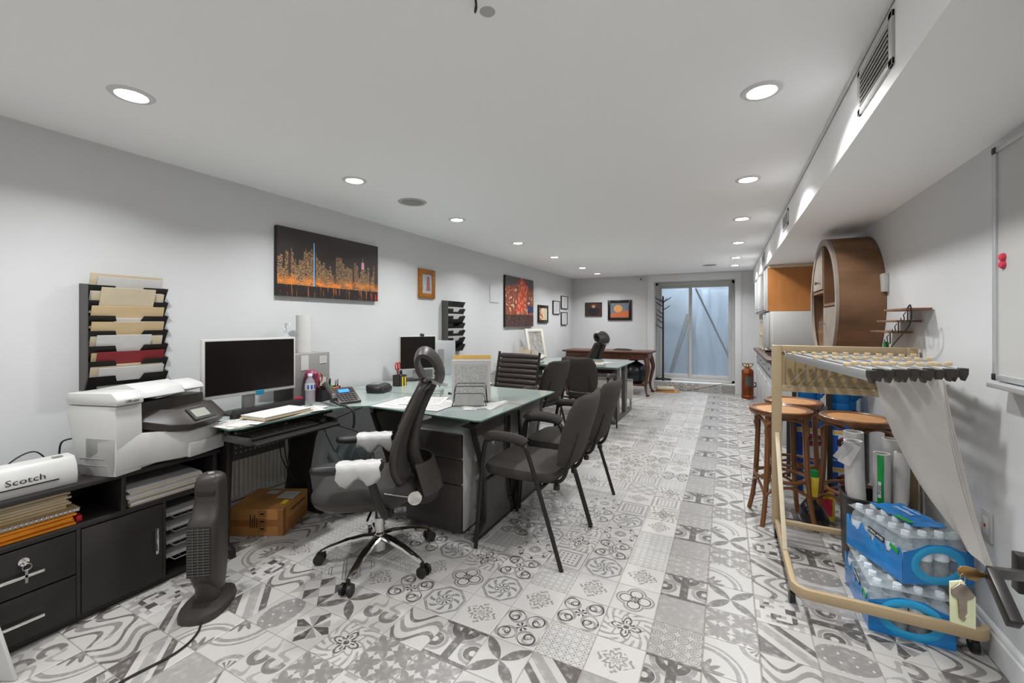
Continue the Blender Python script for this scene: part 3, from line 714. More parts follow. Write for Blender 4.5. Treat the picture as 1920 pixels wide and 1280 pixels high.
# monitor 1
def monitor(name, lab, loc, rz, w, h, z0, bez, tab=False):
    t = thing(name, lab, 'monitor', loc, rz)
    MB().box((-.012, 0, z0+h/2), (.03, w, h)).build('housing', 'white_plastic', t, bev=.004)
    s = MB().box((.0035, 0, z0+h/2+.004), (.002, w-2*bez, h-2*bez-.006)).build('screen', 'screen', t)
    n = MB(); n.box((-.05, 0, z0*.5+.04), (.03, .07, z0+.08)); n.build('stand_neck', 'white_plastic2', t, bev=.004)
    b = MB(); b.loft([rr(-.05, 0, .2, .27, 0, 3), rr(-.05, 0, .2, .27, .008, 3), rr(-.05, 0, .16, .23, .014, 3)]); b.build('stand_base', 'black_plastic', t)
    return t
t = monitor('monitor', 'wide white-framed monitor with a dark screen and blue sticky tab', (-2.62, 1.645, TZ), math.radians(-2), .565, .345, .115, .013)
MB().box((.005, .04, .12), (.004, .05, .03), (0, .25, 0)).build('sticky_tab', 'blue_tape', t)
sb_ = MB(); sb_.loft([rr(0, 0, .058, .48, 0, 4), rr(0, 0, .058, .48, .03, 4), rr(0, 0, .04, .45, .05, 4)]); o = sb_.build('sound_bar', 'black_plastic'); place(o, (-2.537, 1.70, TZ)); tag(o, 'black speaker bar lying under the wide monitor', 'speaker')
# papers under the clipboard
r2 = random.Random(11)
PM = printed('printed_sheet', lambda x, y: mixc(and_(Fr(y*40) < .4, wn(Fl(x*75), Fl(y*40)) > .35, Ab(x-.5) < .4, Ab(y-.5) < .43), S('#c6c4c1'), S('#7f7d7b')), .8)
def sheets(name, lab, spec, z, grp):
    for i, (x, y, rz, w, h) in enumerate(spec):
        o = MB().box((0, 0, 0), (w, h, .0012)).build(name, PM, uv='yx'); place(o, (x, y, z+.0008+i*.0016), rz); tag(o, lab, 'paper', grp)
sheets('loose_sheet', 'printed paper sheet lying on the glass before the wide monitor', [(-2.43, 1.46, .1, .21, .28), (-2.40, 1.66, -.15, .21, .29), (-2.42, 1.83, .2, .21, .26), (-2.36, 1.52, .3, .14, .2), (-2.36, 1.80, -.3, .15, .22)], TZ, 'printed sheets on the computer desk')
t = thing('legal_folder', 'manila folder with white pages lying on the loose sheets', 'folder', (-2.395, 1.655, TZ+.01), math.radians(4))
MB().bb(-.10, .10, -.165, .165, 0, .006).build('cover', 'manila', t); MB().bb(-.095, .092, -.16, .155, .006, .016).build('pages', 'paper', t); MB().bb(-.098, .096, -.163, .16, .016, .018).build('cover', 'paper', t)
sn = MB().box((0, 0, .004), (.09, .06, .008)).build('leopard_notebook', None); sn.data.materials.append(printed('leopard', lambda x, y: mixc(noise(x, y, 14, 1) > .52, S('#d9c8c0'), S('#4a342c')), .6)); place(sn, (-2.335, 1.385, TZ), .3); tag(sn, 'small leopard print notepad at the glass corner beside the printer', 'notepad')
cable('headset_cable', 'thin dark cord curled on the papers near the water bottle', [(-2.46, 1.86, .765), (-2.40, 1.9, .766), (-2.40, 1.84, .767), (-2.44, 1.80, .768)], .002)
# things behind: pc tower, towel roll, sanitiser, tumbler, bottle, cup, organiser, phone
t = thing('pc_tower', 'grey computer tower with two notes taped to its side', 'computer', (-2.76, 2.10, TZ), math.radians(8))
MB().bb(-.09, .09, -.17, .17, 0, .335).build('case', 'grey_plastic', t, bev=.005); MB().bb(-.085, .085, -.176, -.17, .01, .325).build('front_bezel', 'dark_plastic', t, bev=.004)
MB().bb(.0905, .0925, -.11, -.04, .22, .325).build('note', 'paper', t); MB().bb(.0905, .0925, .065, .135, .255, .31).build('note', PM, t, uv='yz')
t = thing('paper_towel_roll', 'tall white paper towel roll standing on the computer tower', 'paper roll', (-2.80, 2.14, TZ+.336)); b = MB(); b.lathe([(.018, 0), (.055, 0), (.055, .275), (.018, .275), (.018, 0)], 24); b.build('paper', 'paper', t)
t = thing('sanitizer_bottle', 'clear pump bottle of hand sanitizer behind the monitor corner', 'bottle', (-2.79, 1.985, TZ+.336))
b = MB(); b.lathe([(0, 0), (.033, 0), (.035, .01), (.035, .10), (.03, .125), (.012, .145), (.012, .155), (0, .155)], 18); b.build('body', 'bottle', t); b = MB(); b.lathe([(.015, .155), (.015, .175), (.006, .18), (.006, .21), (0, .21)], 12); b.bb(-.006, .045, -.006, .006, .205, .216); b.build('pump', 'cap_white', t); b = MB(); b.lathe([(.0355, .02), (.0358, .09)], 18); b.build('label', 'paper', t)
t = thing('tumbler', 'maroon lidded tumbler standing before the computer tower', 'tumbler', (-2.61, 2.055, TZ)); b = MB(); b.lathe([(0, 0), (.032, 0), (.042, .18), (0, .18)], 22); b.build('cup', 'maroon', t); b = MB(); b.lathe([(.044, .18), (.045, .20), (.035, .215), (.03, .222), (0, .222)], 22); b.build('lid', 'maroon', t)
def bottle_mesh():
    b = MB(); b.lathe([(0, 0), (.029, 0), (.032, .006), (.030, .03), (.032, .05), (.030, .07), (.032, .09), (.032, .135), (.026, .16), (.013, .182), (.013, .19)], 16); return b.mesh('bottle_body')
BME = bottle_mesh(); BME.materials.append(MAT['bottle'])
CME = MB().lathe([(0, .205), (.014, .205), (.0148, .2), (.0148, .188), (0, .188)], 14).mesh('bottle_cap'); CME.materials.append(MAT['cap_white'])
LME = MB().lathe([(.0325, .092), (.0328, .132)], 16).mesh('bottle_label'); LME.materials.append(printed('bottle_label', lambda x, y: mixc(Sn(x*20) > .1, S('#d8e2ea'), S('#1d4fa8')), .4)); 
def link(name, me, par, loc=(0, 0, 0)): o = bpy.data.objects.new(name, me); COL.objects.link(o); o.parent = par; o.location = loc; return o
t = thing('water_bottle', 'clear plastic water bottle with blue label beside the desk phone', 'bottle', (-2.555, 2.0, TZ))
link('body', BME, t); link('cap', CME, t)
MB().lathe([(.0326, .095), (.0328, .138)], 20).build('label', 'paper', t); 
for a in (-60, -20, 20, 60): MB().box((.033*math.cos(math.radians(a)), .033*math.sin(math.radians(a)), .117), (.001, .012, .028), (0, 0, math.radians(a))).build('print', 'label_blue', t)
t = thing('pink_cup', 'small pink translucent cup left of the water bottle', 'cup', (-2.56, 1.915, TZ)); b = MB(); b.lathe([(0, 0), (.022, 0), (.027, .055), (.025, .055), (.02, .004), (0, .004)], 16); b.build('cup', 'pink_red', t)
t = thing('desk_organizer', 'black desk organizer behind the phone holding pens and tape', 'organizer', (-2.60, 2.165, TZ), math.radians(10))
b = MB(); b.bb(-.05, .05, -.10, .10, 0, .004)
for y0, y1, hh in ((-.10, -.03, .10), (-.03, .04, .075), (.04, .10, .085)): b.bb(-.05, .05, y0, y0+.003, 0, hh); b.bb(-.05, -.047, y0, y1, 0, hh); b.bb(.047, .05, y0, y1, 0, hh*.8); b.bb(-.05, .05, y1-.003, y1, 0, hh)
b.build('tray', 'black_plastic', t)
def scissors(loc, rz, lab, s=1.):
    t = thing('scissors', lab, 'scissors', loc, rz)
    for q in (-1, 1): MB().tube(arc((0, q*.022*s, .135*s), .02*s, 0, 360, 14, 'yz', 1, 1.35), .0045*s, 7).build('handle', 'red', t)
    for q in (-1, 1): MB().beam((0, q*.012*s, .11*s), (0, -q*.006*s, .0), .003, .014*s, up=(0, 1, 0)).build('blade', 'steel' if q < 0 else 'red', t)
scissors((-2.60, 2.10, TZ+.01), math.radians(15), 'red handled scissors in the desk organizer behind the phone', 1.1)
def pen(loc, h, m, lab, tilt=(0, 0), grp='pens in the holders'):
    t = thing('pen', lab, 'pen', loc, 0, grp); t.rotation_euler = (tilt[0], tilt[1], 0); b = MB(); b.lathe([(0, 0), (.002, .006), (.0045, .014), (.0045, h-.03), (0, h-.03)], 8); b.build('barrel', m, t); b = MB(); b.lathe([(.005, h-.035), (.005, h-.002), (0, h)], 8); b.build('cap', 'black_plastic' if m != 'black_plastic' else 'grey_plastic', t)
for i, (dx, dy, m, n) in enumerate(((.0, .0, 'black_plastic', 'black'), (.01, .02, 'green', 'green'), (-.02, .06, 'dark_green', 'dark green'), (.0, .075, 'black_plastic', 'black'), (.02, .085, 'black_plastic', 'black'), (-.01, -.045, 'orange', 'orange'), (.01, -.03, 'yellow', 'yellow'))):
    pen((-2.60+dx, 2.165+dy, TZ+.006), .125+.008*(i % 3), m, n+' pen standing in the desk organizer behind the phone', (.08*(i % 3-1), .06))
t = thing('tape_roll', 'green roll of tape on the desk organizer', 'tape', (-2.57, 2.17, TZ+.078)); b = MB(); b.lathe([(.016, 0), (.026, 0), (.026, .016), (.016, .016), (.016, 0)], 20); b.build('roll', 'green', t)
t = thing('sticky_notes', 'orange pad of sticky notes in the desk organizer', 'notes', (-2.545, 2.20, TZ+.03)); b = MB(); b.box((0, 0, .03), (.01, .05, .06), (0, .3, 0)); b.build('pad', 'orange', t)
t = thing('index_cards', 'white cards standing in the organizer beside the tower', 'cards', (-2.645, 2.175, TZ+.005), math.radians(10)); MB().box((0, 0, .075), (.008, .06, .15)).build('card', 'paper', t)
t = thing('desk_phone', 'black office phone with blue display on the glass corner', 'phone', (-2.40, 2.09, TZ), math.radians(-20))
b = MB(); b.prism([(-.08, 0), (.09, 0), (.09, .018), (-.06, .095), (-.08, .095)], -.02, .135, 'xz'); b.xf(Matrix.Identity(4)); bo = b.build('base', 'dark_plastic', t, bev=.004)
a = math.atan2(.077, .15); Rm = (0, a, 0); at_ = lambda f, y: (.09-.15*f+.002, y, .018+.077*f+.003)
MB().box(at_(.74, .055), (.036, .075, .003), Rm).build('display', 'blue_screen', bo)
for i in range(4):
    for j in range(5): MB().box(at_(.12+.13*i, .008+.025*j), (.011, .015, .006), Rm).build('key', 'grey_metal', bo)
for i in range(2):
    for j in range(2): MB().box(at_(.72+.16*i, .105+.014*j), (.009, .01, .005), Rm).build('key', 'grey_metal', bo)
h = MB(); h.tube(smooth([(.09, -.05, .045), (.06, -.05, .075), (.0, -.05, .095), (-.06, -.05, .125), (-.085, -.05, .122)], 5), [.022]*6+[.017]*9+[.021]*6, 12, asp=.75); h.build('handset', 'dark_plastic', t)
cc = MB(); cc.tube(smooth([(.10, -.05, .03), (.13, -.03, .012), (.16, .0, .004), (.20, .03, -.03), (.205, .035, -.10), (.20, .03, -.14)], 8), .008, 8); cc.build('coiled_cord', 'black_plastic', t)
# cables hanging under the desk
for i, pts in enumerate(([(-2.62, 1.86, .70), (-2.63, 1.86, .5), (-2.60, 1.88, .3), (-2.63, 1.95, .19)], [(-2.64, 1.83, .70), (-2.64, 1.84, .45), (-2.66, 1.90, .32), (-2.62, 1.96, .19)], [(-2.60, 1.90, .70), (-2.61, 1.88, .42), (-2.68, 1.92, .28), (-2.7, 1.97, .19)])):
    o = cable('hanging_cable', 'thin black cable hanging under the computer desk above the carton', pts, .0035); o['group'] = 'cables under the computer desk'
for i, pts in enumerate(([(-2.33, 2.30, .735), (-2.28, 2.32, .6), (-2.2, 2.34, .45), (-2.18, 2.35, .2)], [(-2.25, 2.33, .735), (-2.5, 2.2, .62), (-2.6, 2.15, .56), (-2.65, 2.3, .3)], [(-2.55, 2.1, .735), (-2.5, 2.12, .6), (-2.45, 2.30, .5), (-2.42, 2.42, .4), (-2.40, 2.45, .2)])):
    o = cable('corner_cable', 'thin black cable dangling under the glass desk corner', pts, .003); o['group'] = 'cables under the glass corner'
# radiator and carton under the desk
t = thing('radiator', 'low white ribbed radiator on the wall behind the carton', 'radiator', (XL+.018, 1.40, .13)); MB().bb(0, .03, 0, .72, 0, .42).build('panel', 'radiator', t, bev=.004)
for i in range(23): MB().bb(.03, .04, .02+i*.03, .038+i*.03, .02, .40).build('rib', 'radiator', t, bev=.003)
t = thing('carton', 'brown shipping carton with taped corner and white labels under the desk', 'box', (-2.415, 1.70, 0), math.radians(27))
MB().bb(-.335, 0, 0, .32, 0, .165).build('carton_body', 'cardboard', t, bev=.003)
q = MB(); q.grid(lambda a, b: (-.335+a*.335, b*.32, .166+.010*math.sin(a*PI)*math.sin(b*PI)), 8, 8); q.build('lid_flap', 'cardboard', t)
MB().bb(-.336, .001, -.0015, .0, .06, .10).build('packing_tape', 'carton_tape', t); MB().bb(-.03, .0015, -.002, .03, .005, .16).build('packing_tape', 'carton_tape', t)
MB().box((-.06, .19, .176), (.10, .12, .001), (-.03, .05, .0)).build('shipping_label', PM, t, uv='yx'); MB().box((-.18, .23, .178), (.07, .06, .001), (-.03, .0, .0)).build('barcode_label', 'paper', t); MB().box((-.035, .09, .1725), (.03, .05, .001), (.08, .06, 0)).build('yellow_tape', 'yellow', t)
for i, z in enumerate((.135, .09, .045)):
    f = MB(); x = -.125; f.bb(x-.022, x+.022, -.0025, -.001, z-.016, z-.0145); f.bb(x-.022, x+.022, -.0025, -.001, z+.0145, z+.016); f.bb(x-.022, x-.0205, -.0025, -.001, z-.016, z+.016); f.bb(x+.0205, x+.022, -.0025, -.001, z-.016, z+.016); f.bb(x-.012, x+.012, -.0025, -.001, z-.006, z+.005); f.build('handling_mark', 'ink', t)
for i in range(4): MB().bb(-.20+i*.013, -.194+i*.013, -.0025, -.001, .05, .13-.02*(i % 2)).build('print', 'ink', t)
text('lettering', 'expertpower', .036, 'ink', t, (.002, .19, .125), (PI/2, 0, PI/2), .0003)
for i in range(5): MB().bb(.0, .0015, .06, .30-.03*(i % 3), .025+i*.012, .030+i*.012).build('print', 'carton_tape', t)
# pedestal drawers under desk A, second desk
def pedestal(lab, x0, x1, y0, y1, m, grp=None):
    t = thing('drawer_pedestal', lab, 'drawers', (x0, y0, 0)); w, d = x1-x0, y1-y0
    MB().bb(.0, w, .02, d, .03, .63).build('case', 'white_plastic2', t, bev=.003)
    for z0, z1 in ((.03, .31), (.32, .465), (.475, .62)):
        MB().bb(.004, w-.004, -.004, .02, z0, z1).build('drawer', m, t, bev=.006); MB().bb(.04, w-.04, -.007, -.002, z0+.03, z1-.03).build('drawer_panel', m, t, bev=.004)
pedestal('white drawer pedestal with three dark fronts under the near glass desk', -1.86, -1.425, 2.17, 2.60, 'dark_plastic')
t = thing('glass_desk', 'L-shaped office desk with green glass tops and grey leg panels', 'desk', (0, 0, 0))
glass_top(t, [(-2.135, 2.63), (-1.235, 2.63), (-1.235, 3.23), (-1.28, 3.25), (-2.135, 3.25)]); glass_top(t, [(-2.90, 2.63), (-2.14, 2.63), (-2.14, 3.25), (-2.25, 3.36), (-2.30, 4.15), (-2.90, 4.15)])
end_leg(t, -1.33, 2.67, True); end_leg(t, -2.10, 2.67, True); leg_panel('leg', t, (-2.86, 4.05, 0), 0, sw, [(.2, .5, .028)])
r = MB(); r.bb(-2.1, -1.35, 2.72, 2.75, .68, .72); r.build('rail', 'black_metal', t, bev=.002)
pedestal('white drawer pedestal with dark fronts under the second glass desk', -1.86, -1.42, 2.80, 3.22, 'dark_plastic')
# on desk A/B
t = thing('label_printer', 'small black desktop scanner near the wall on the glass desk', 'scanner', (-2.50, 2.60, TZ), math.radians(20))
b = MB(); b.loft([rr(0, 0, .15, .20, 0, 5), rr(0, 0, .16, .21, .02, 5), rr(-.01, 0, .15, .20, .05, 5), rr(-.02, 0, .12, .18, .062, 5)]); bo = b.build('body', 'black_plastic', t); MB().bb(.055, .081, -.06, .06, .018, .042).build('mouth', 'matte_black', t, bev=.004); MB().box((-.02, .0, .064), (.07, .12, .003)).build('lid_plate', 'steel', t)
t = thing('pen_cup', 'black mesh pen cup with yellow markers near the wall', 'pen cup', (-2.58, 2.93, TZ)); b = MB(); b.bb(-.04, .04, -.045, .045, 0, .003); b.bb(-.04, -.037, -.045, .045, 0, .095); b.bb(.037, .04, -.045, .045, 0, .095); b.bb(-.04, .04, -.045, -.042, 0, .095); b.bb(-.04, .04, .042, .045, 0, .095); b.build('cup', 'black_mesh', t)
for i, y in enumerate((-.01, .025)): MB().bb(.0405, .043, y-.008, y+.008, .0, .08).build('marker', 'yellow', t)
scissors((-2.585, 2.91, TZ+.02), .3, 'red handled scissors in the black mesh pen cup', 1.15)
for dx, dy, m, n in ((.0, .02, 'yellow', 'yellow'), (.015, .01, 'blue_tape', 'light blue'), (-.015, .03, 'yellow', 'amber'), (.02, -.02, 'label_blue', 'dark blue')): pen((-2.58+dx, 2.93+dy, TZ+.005), .13, m, n+' pen standing in the black mesh pen cup', (.05, .04))
sheets('desk_sheet', 'large printed plan sheet spread over the near glass desk', [(-1.98, 2.33, .1, .30, .40), (-1.86, 2.36, -.1, .30, .36), (-1.75, 2.33, .06, .26, .34), (-1.90, 2.42, .4, .28, .3)], TZ, 'plan sheets on the near desk')
t = thing('eyeglasses', 'pair of thin black reading glasses on the papers', 'glasses', (-1.93, 2.66, TZ+.005), .4); 
for q in (-1, 1): MB().tube(arc((0, q*.035, .02), .02, 0, 360, 14, 'yz', 1.2, .9), .0018, 6).build('lens_rim', 'black_metal', t); MB().tube([(0, q*.06, .025), (-.13, q*.058, .015)], .0018, 6).build('temple', 'black_metal', t)
cable('mouse_cable', 'dark bundled cable lying between the papers on the glass desk', [(-1.95, 2.78, .75), (-1.85, 2.72, .752), (-1.75, 2.75, .75), (-1.82, 2.80, .752), (-1.93, 2.74, .75)], .006)
t = thing('file_sorter', 'black wire file sorter with a white front holding papers', 'file sorter', (-1.60, 2.55, TZ), math.radians(-62+90))
for i, y in enumerate((-.16, -.09, -.02, .05, .12)):
    w = .115 if i else .11; hh = (.085 if i == 0 else .11+.012*i)
    MB().tube([(-w, y, .004), (-w*.92, y, hh-.02), (-w*.8, y, hh), (w*.8, y, hh), (w*.92, y, hh-.02), (w, y, .004)], .0025, 6).build('wire', 'black_metal', t)
MB().tube([(-.115, -.17, .004), (.115, -.17, .004), (.115, .19, .004), (-.115, .19, .004)], .003, 6, closed=True).build('base_wire', 'black_metal', t)
MB().prism([(-.10, .003), (.10, .003), (.088, .083), (-.088, .083)], -.166, -.163, 'xz').build('front_plate', 'paper_grey', t)
def upright(name, lab, par_loc, rz, w, h, m, d=.012, grp=None, uv=None):
    t = MB().bb(-w/2, w/2, -d/2, d/2, 0, h).build(name, m, uv=uv); place(t, par_loc, rz); return tag(t, lab, 'papers', grp)
base_r = math.radians(28); cs_, sn_ = math.cos(base_r), math.sin(base_r)
loc_ = lambda y, x=0: (-1.60+x*cs_-y*sn_, 2.55+x*sn_+y*cs_, TZ+.007)
upright('document_bundle', 'thick bundle of white documents standing in the wire sorter', loc_(.02), base_r, .27, .285, PM, .04, uv='zx')
for i in range(3): upright('yellow_folder', 'yellow file folder standing behind the documents in the wire sorter', loc_(.075+i*.022), base_r, .27, .30+.006*i, 'yellow_paper', .008, 'yellow folders in the sorter')
upright('pale_folder', 'cream file folder between documents and yellow folders in the sorter', loc_(.054), base_r, .27, .295, 'manila', .008)
t = thing('business_cards', 'few white cards scattered before the file sorter', 'cards', (-1.47, 2.33, TZ), .3); MB().box((0, 0, .001), (.09, .05, .001)).build('card', 'paper', t); MB().box((.05, .03, .003), (.09, .05, .001), (0, 0, .5)).build('card', 'paper_grey', t); MB().box((-.03, .05, .002), (.08, .045, .001), (0, 0, -.4)).build('card', 'paper', t)
b = MB(); b.add([(0, 0, 0), (.20, -.02, 0), (.06, .22, 0), (.06, .2, .02)], [(0, 1, 2), (0, 3, 1), (1, 3, 2), (0, 2, 3)])
o = b.build('white_wedge', 'paper', bev=.001); place(o, (-1.50, 2.47, TZ+.001), -.5); tag(o, 'white folded card standing behind the wire sorter edge', 'card')
t = monitor('monitor', 'small white-framed monitor turned away with a webcam on top', (-2.66, 3.28, TZ), math.radians(-35), .36, .33, .10, .01)
b = MB(); b.lathe([(0, 0), (.02, 0), (.022, .012), (.016, .022), (0, .024)], 14, (0, .04, .43)); b.build('webcam', 'black_plastic', t)
t = thing('pc_tower', 'silver computer tower behind the small monitor', 'computer', (-2.76, 3.72, TZ), math.radians(0)); MB().bb(-.10, .10, -.20, .20, 0, .36).build('case', 'alu', t, bev=.006); MB().bb(.1005, .103, -.12, -.02, .12, .28).build('side_grille', 'grey_plastic', t)
MB().bb(-.09, .09, -.205, -.2, .01, .35).build('rear_plate', 'grey_plastic', t)
# ================================================================== chairs
def guest_chair(lab, loc, rz, grp='padded guest armchairs'):
    t = thing('guest_chair', lab, 'chair', loc, rz, grp)
    for s in (-1, 1):
        x = s*.272
        f = smooth([(x, .262, .0), (x, .235, .30), (x, .205, .58), (x, .175, .635), (x, .11, .648), (x, .0, .645), (x, -.045, .625), (x, -.075, .57), (x, -.16, .32), (x, -.262, 0)], 5)
        MB().tube(f, .0125, 10, asp=.8).build('leg', 'black_metal', t)
        p = MB(); p.tube(smooth([(x, .195, .645), (x, .17, .662), (x, .06, .668), (x, -.03, .657), (x, -.055, .64)], 4), [.012]+[.021]*15+[.013], 10, asp=1.25); p.build('armrest', 'black_fabric', t)
        MB().tube(smooth([(s*.14, .02, .415), (s*.14, -.16, .41), (s*.14, -.225, .44), (s*.14, -.262, .55), (s*.14, -.305, .70)], 5), .011, 8, asp=.6, up=(1, 0, 0)).build('back_bar', 'black_metal', t)
        MB().cyl((s*.15, -.19, .40), (s*.15, -.19, .375), .018, n=10).build('knob', 'black_plastic', t)
    b = MB(); b.cyl((-.272, .20, .40), (.272, .20, .40), .011); b.build('front_bar', 'black_metal', t)
    b = MB(); b.cyl((-.272, -.13, .40), (.272, -.13, .40), .011); b.build('rear_bar', 'black_metal', t)
    s = MB(); s.loft([rr(0, .03, .40, .38, .41, 5), rr(0, .03, .46, .45, .425, 5), rr(0, .03, .475, .465, .45, 5), rr(0, .03, .46, .45, .475, 5), rr(0, .03, .34, .33, .487, 5)]); s.build('seat', 'black_fabric', t, ang=60)
    b = MB(); rings = []
    for k, (z, w, d) in enumerate(((-.215, .30, .02), (-.20, .38, .045), (-.12, .43, .06), (.0, .455, .062), (.12, .44, .06), (.19, .38, .048), (.212, .28, .02))):
        rings.append([Vector((p.x, p.y+.05*(abs(p.x)/.22)**2, z)) for p in rr(0, 0, w, d, z, 2.6, 24)])
    b.loft(rings); b.xf(Matrix.Translation((0, -.305, .70)) @ Matrix.Rotation(math.radians(17), 4, 'X')); b.build('backrest', 'black_fabric', t, ang=60)
    return t
guest_chair('black padded armchair at the white pedestal end of the glass desks', (-1.03, 2.38, 0), PI/2)
guest_chair('black padded armchair at the second glass desk', (-1.03, 2.97, 0), PI/2-.04)
guest_chair('black padded armchair turned sideways behind the brown leather chair', (-1.87, 4.31, 0), math.radians(75))
guest_chair('black padded armchair drawn up to the far grey table', (-1.50, 5.05, 0), math.radians(-6))

def mesh_chair(name, lab, loc, rz, wrap, grp=None, spin=0):
    t = thing(name, lab, 'chair', loc, rz, grp)
    for k in range(5):
        a = 2*PI*k/5+spin; c, s = math.cos(a), math.sin(a)
        leg = MB().tube([(c*.02, s*.02, .13), (c*.08, s*.08, .128), (c*.18, s*.18, .108), (c*.27, s*.27, .078), (c*.30, s*.30, .066)], [.026, .024, .021, .017, .012], 10, asp=.8).build('leg', 'chrome', t)
        w = MB()
        for q in (-1, 1):
            ox, oy = -s*.012*q, c*.012*q; w.cyl((c*.315+ox-s*.008*q*0, s*.315+oy, .028), (c*.315+ox*2.3, s*.315+oy*2.3, .028), .028, n=14)
        w.build('caster', 'black_plastic', leg)
        MB().cyl((c*.305, s*.305, .035), (c*.302, s*.302, .07), .011, n=8).build('caster_stem', 'black_plastic', leg)
    b = MB(); b.lathe([(0, .06), (.03, .06), (.034, .15), (.026, .16), (.026, .235), (0, .235)], 18); b.build('column', 'chrome', t)
    b = MB(); b.lathe([(0, .235), (.014, .235), (.014, .34), (0, .34)], 14); b.build('gas_lift', 'steel', t)
    MB().bb(-.09, .09, -.20, .09, .315, .35).build('mechanism', 'black_plastic', t, bev=.008)
    b = MB(); b.cyl((-.09, .02, .335), (-.24, .03, .325), .006); b.build('lever', 'black_metal', t)
    b = MB(); b.lathe([(0, 0), (.012, 0), (.024, .02), (.02, .05), (0, .055)], 12, (-.07, -.06, .26)); b.build('tension_knob', 'black_plastic', t)
    sh = MB(); sh.loft([rr(0, .06, .30, .30, .345, 4, 24), rr(0, .06, .42, .42, .355, 4, 24), rr(0, .06, .49, .50, .385, 4, 24), rr(0, .06, .50, .515, .405, 4, 24)]); sh.build('seat_shell', 'dark_plastic', t, ang=50)
    s = MB(); s.loft([rr(0, .06, .50, .52, .405, 4, 24), rr(0, .06, .505, .525, .43, 4, 24), rr(0, .05, .47, .47, .462, 4, 24), rr(0, .04, .36, .36, .472, 4, 24), rr(0, .04, .1, .1, .468, 4, 24)]); s.build('seat', 'black_mesh', t, ang=60)
    # curved mesh back with frame
    prof = smooth([(-.155, .47), (-.135, .56), (-.15, .68), (-.20, .82), (-.265, .965)], 5)
    prof = [(p.x, p.y) for p in [Vector((q.x, q.y, 0)) for q in smooth([(-.155, .47, 0), (-.135, .56, 0), (-.15, .68, 0), (-.20, .82, 0), (-.265, .965, 0)], 5)]]
    N = len(prof)
    def bk(a, b_):
        y, z = prof[min(N-1, int(b_*(N-1)+.5))]; wd = .175+.04*math.sin(PI*min(1, b_*1.15)); x = (a*2-1)*wd
        return (x, y-.0+.05*(abs(x)/.22)**2, z)
    m = MB(); m.grid(bk, 10, N-1); m.build('back_mesh', 'black_mesh', t, solid=.008, ang=60)
    edge = [Vector(bk(0, i/(N-1))) for i in range(N)]+[Vector(bk(a/6, 1)) for a in range(1, 6)]+[Vector(bk(1, 1-i/(N-1))) for i in range(N)]+[Vector(bk(1-a/6, 0)) for a in range(1, 6)]
    MB().tube(edge, .019, 10, closed=True, asp=1.1).build('back_frame', 'dark_plastic', t, ang=60)
    # spine bracket
    sp = MB(); sp.tube(smooth([(0, -.10, .33), (0, -.25, .325), (0, -.29, .37), (0, -.225, .47), (0, -.18, .60), (0, -.215, .80), (0, -.285, .96)], 6), [.022]*14+[.024]*12+[.018]*11, 10, asp=1.5); sp.build('spine', 'dark_plastic', t, ang=60)
    lm = MB()
    def lumb(a, b_):
        th_ = (a-.5)*2.2; r = .21-.03*b_; return (r*math.sin(th_), -.345+.18*(1-math.cos(th_))+.05*b_, .40+.16*b_)
    lm.grid(lumb, 14, 5); lm.build('lumbar_support', 'dark_plastic', t, solid=.012, ang=60)
    # headrest: crescent pad on a post
    hp = MB(); hp.cyl((-.014, -.325, .94), (-.014, -.335, 1.06), .004); hp.cyl((.014, -.325, .94), (.014, -.335, 1.06), .004); hp.build('headrest_post', 'chrome', t)
    MB().box((0, -.315, .965), (.05, .11, .022), (.25, 0, 0)).build('headrest_bracket', 'alu', t, bev=.004)
    hr = MB()
    def head(a, b_):
        x = (a*2-1)*.155; cu = (abs(x)/.155)**2; th_ = b_*4.8-.6
        return (x, -.27+.075*cu*.2-.085*math.cos(th_)*(1-.25*cu), 1.055+.115*math.sin(th_-.35)*(1-.3*cu))
    hr.grid(head, 12, 16); hr.build('headrest', 'dark_plastic', t, solid=.022, ang=60)
    for s_ in (-1, 1):
        x = s_*.275
        MB().tube(smooth([(s_*.16, -.06, .35), (s_*.27, -.06, .36), (s_*.30, -.03, .44), (s_*.29, .02, .585)], 5), .017, 10, asp=1.5).build('arm_post', 'black_plastic', t)
        a = MB(); a.loft([[Vector((x+px*w, y+.10, .60+pz*h_)) for px, pz in ((-.045, 0), (-.03, .022), (.03, .022), (.045, 0), (.03, -.022), (-.03, -.022))] for y, w, h_ in ((-.15, .6, .6), (-.135, 1, 1), (.12, 1.05, 1.05), (.17, .75, .9), (.185, .4, .5))]); a.build('armrest', 'black_plastic', t, bev=.006)
        if wrap:
            w = MB()
            def wr(a_, b_):
                th_ = a_*2*PI; cx = math.cos(th_); sz = math.sin(th_); drop = -.055 if sz < -.3 else 0
                return (x+.053*cx, -.04+.20*b_+.004*math.sin(th_*5+b_*9), .598+.036*sz+drop*(.6+.4*math.sin(b_*11+s_))+.003*math.sin(b_*20+th_*3))
            w.grid(wr, 20, 10); w.build('plastic_wrap', 'wrap_white', t, ang=70)
    lk = MB(); lk.lathe([(0, 0), (.034, 0), (.036, .006), (.03, .012), (0, .014)], 20, (-.27, -.20, .43), 'x'); lk.xf(Matrix.Identity(4)); lk.build('pivot_cap', 'chrome', t)
    MB().cyl((-.262, -.20, .43), (-.24, -.05, .45), .0035).build('pull_wire', 'steel', t)
    return t
mesh_chair('mesh_office_chair', 'black mesh office chair with plastic-wrapped armrests and chrome star base', (-1.70, 1.77, 0), math.atan2(.8, -.6), True, spin=.25)
mesh_chair('mesh_office_chair', 'black mesh office chair with headrest before the carved wooden desk', (-2.05, 6.92, 0), math.radians(75), False, spin=.5)
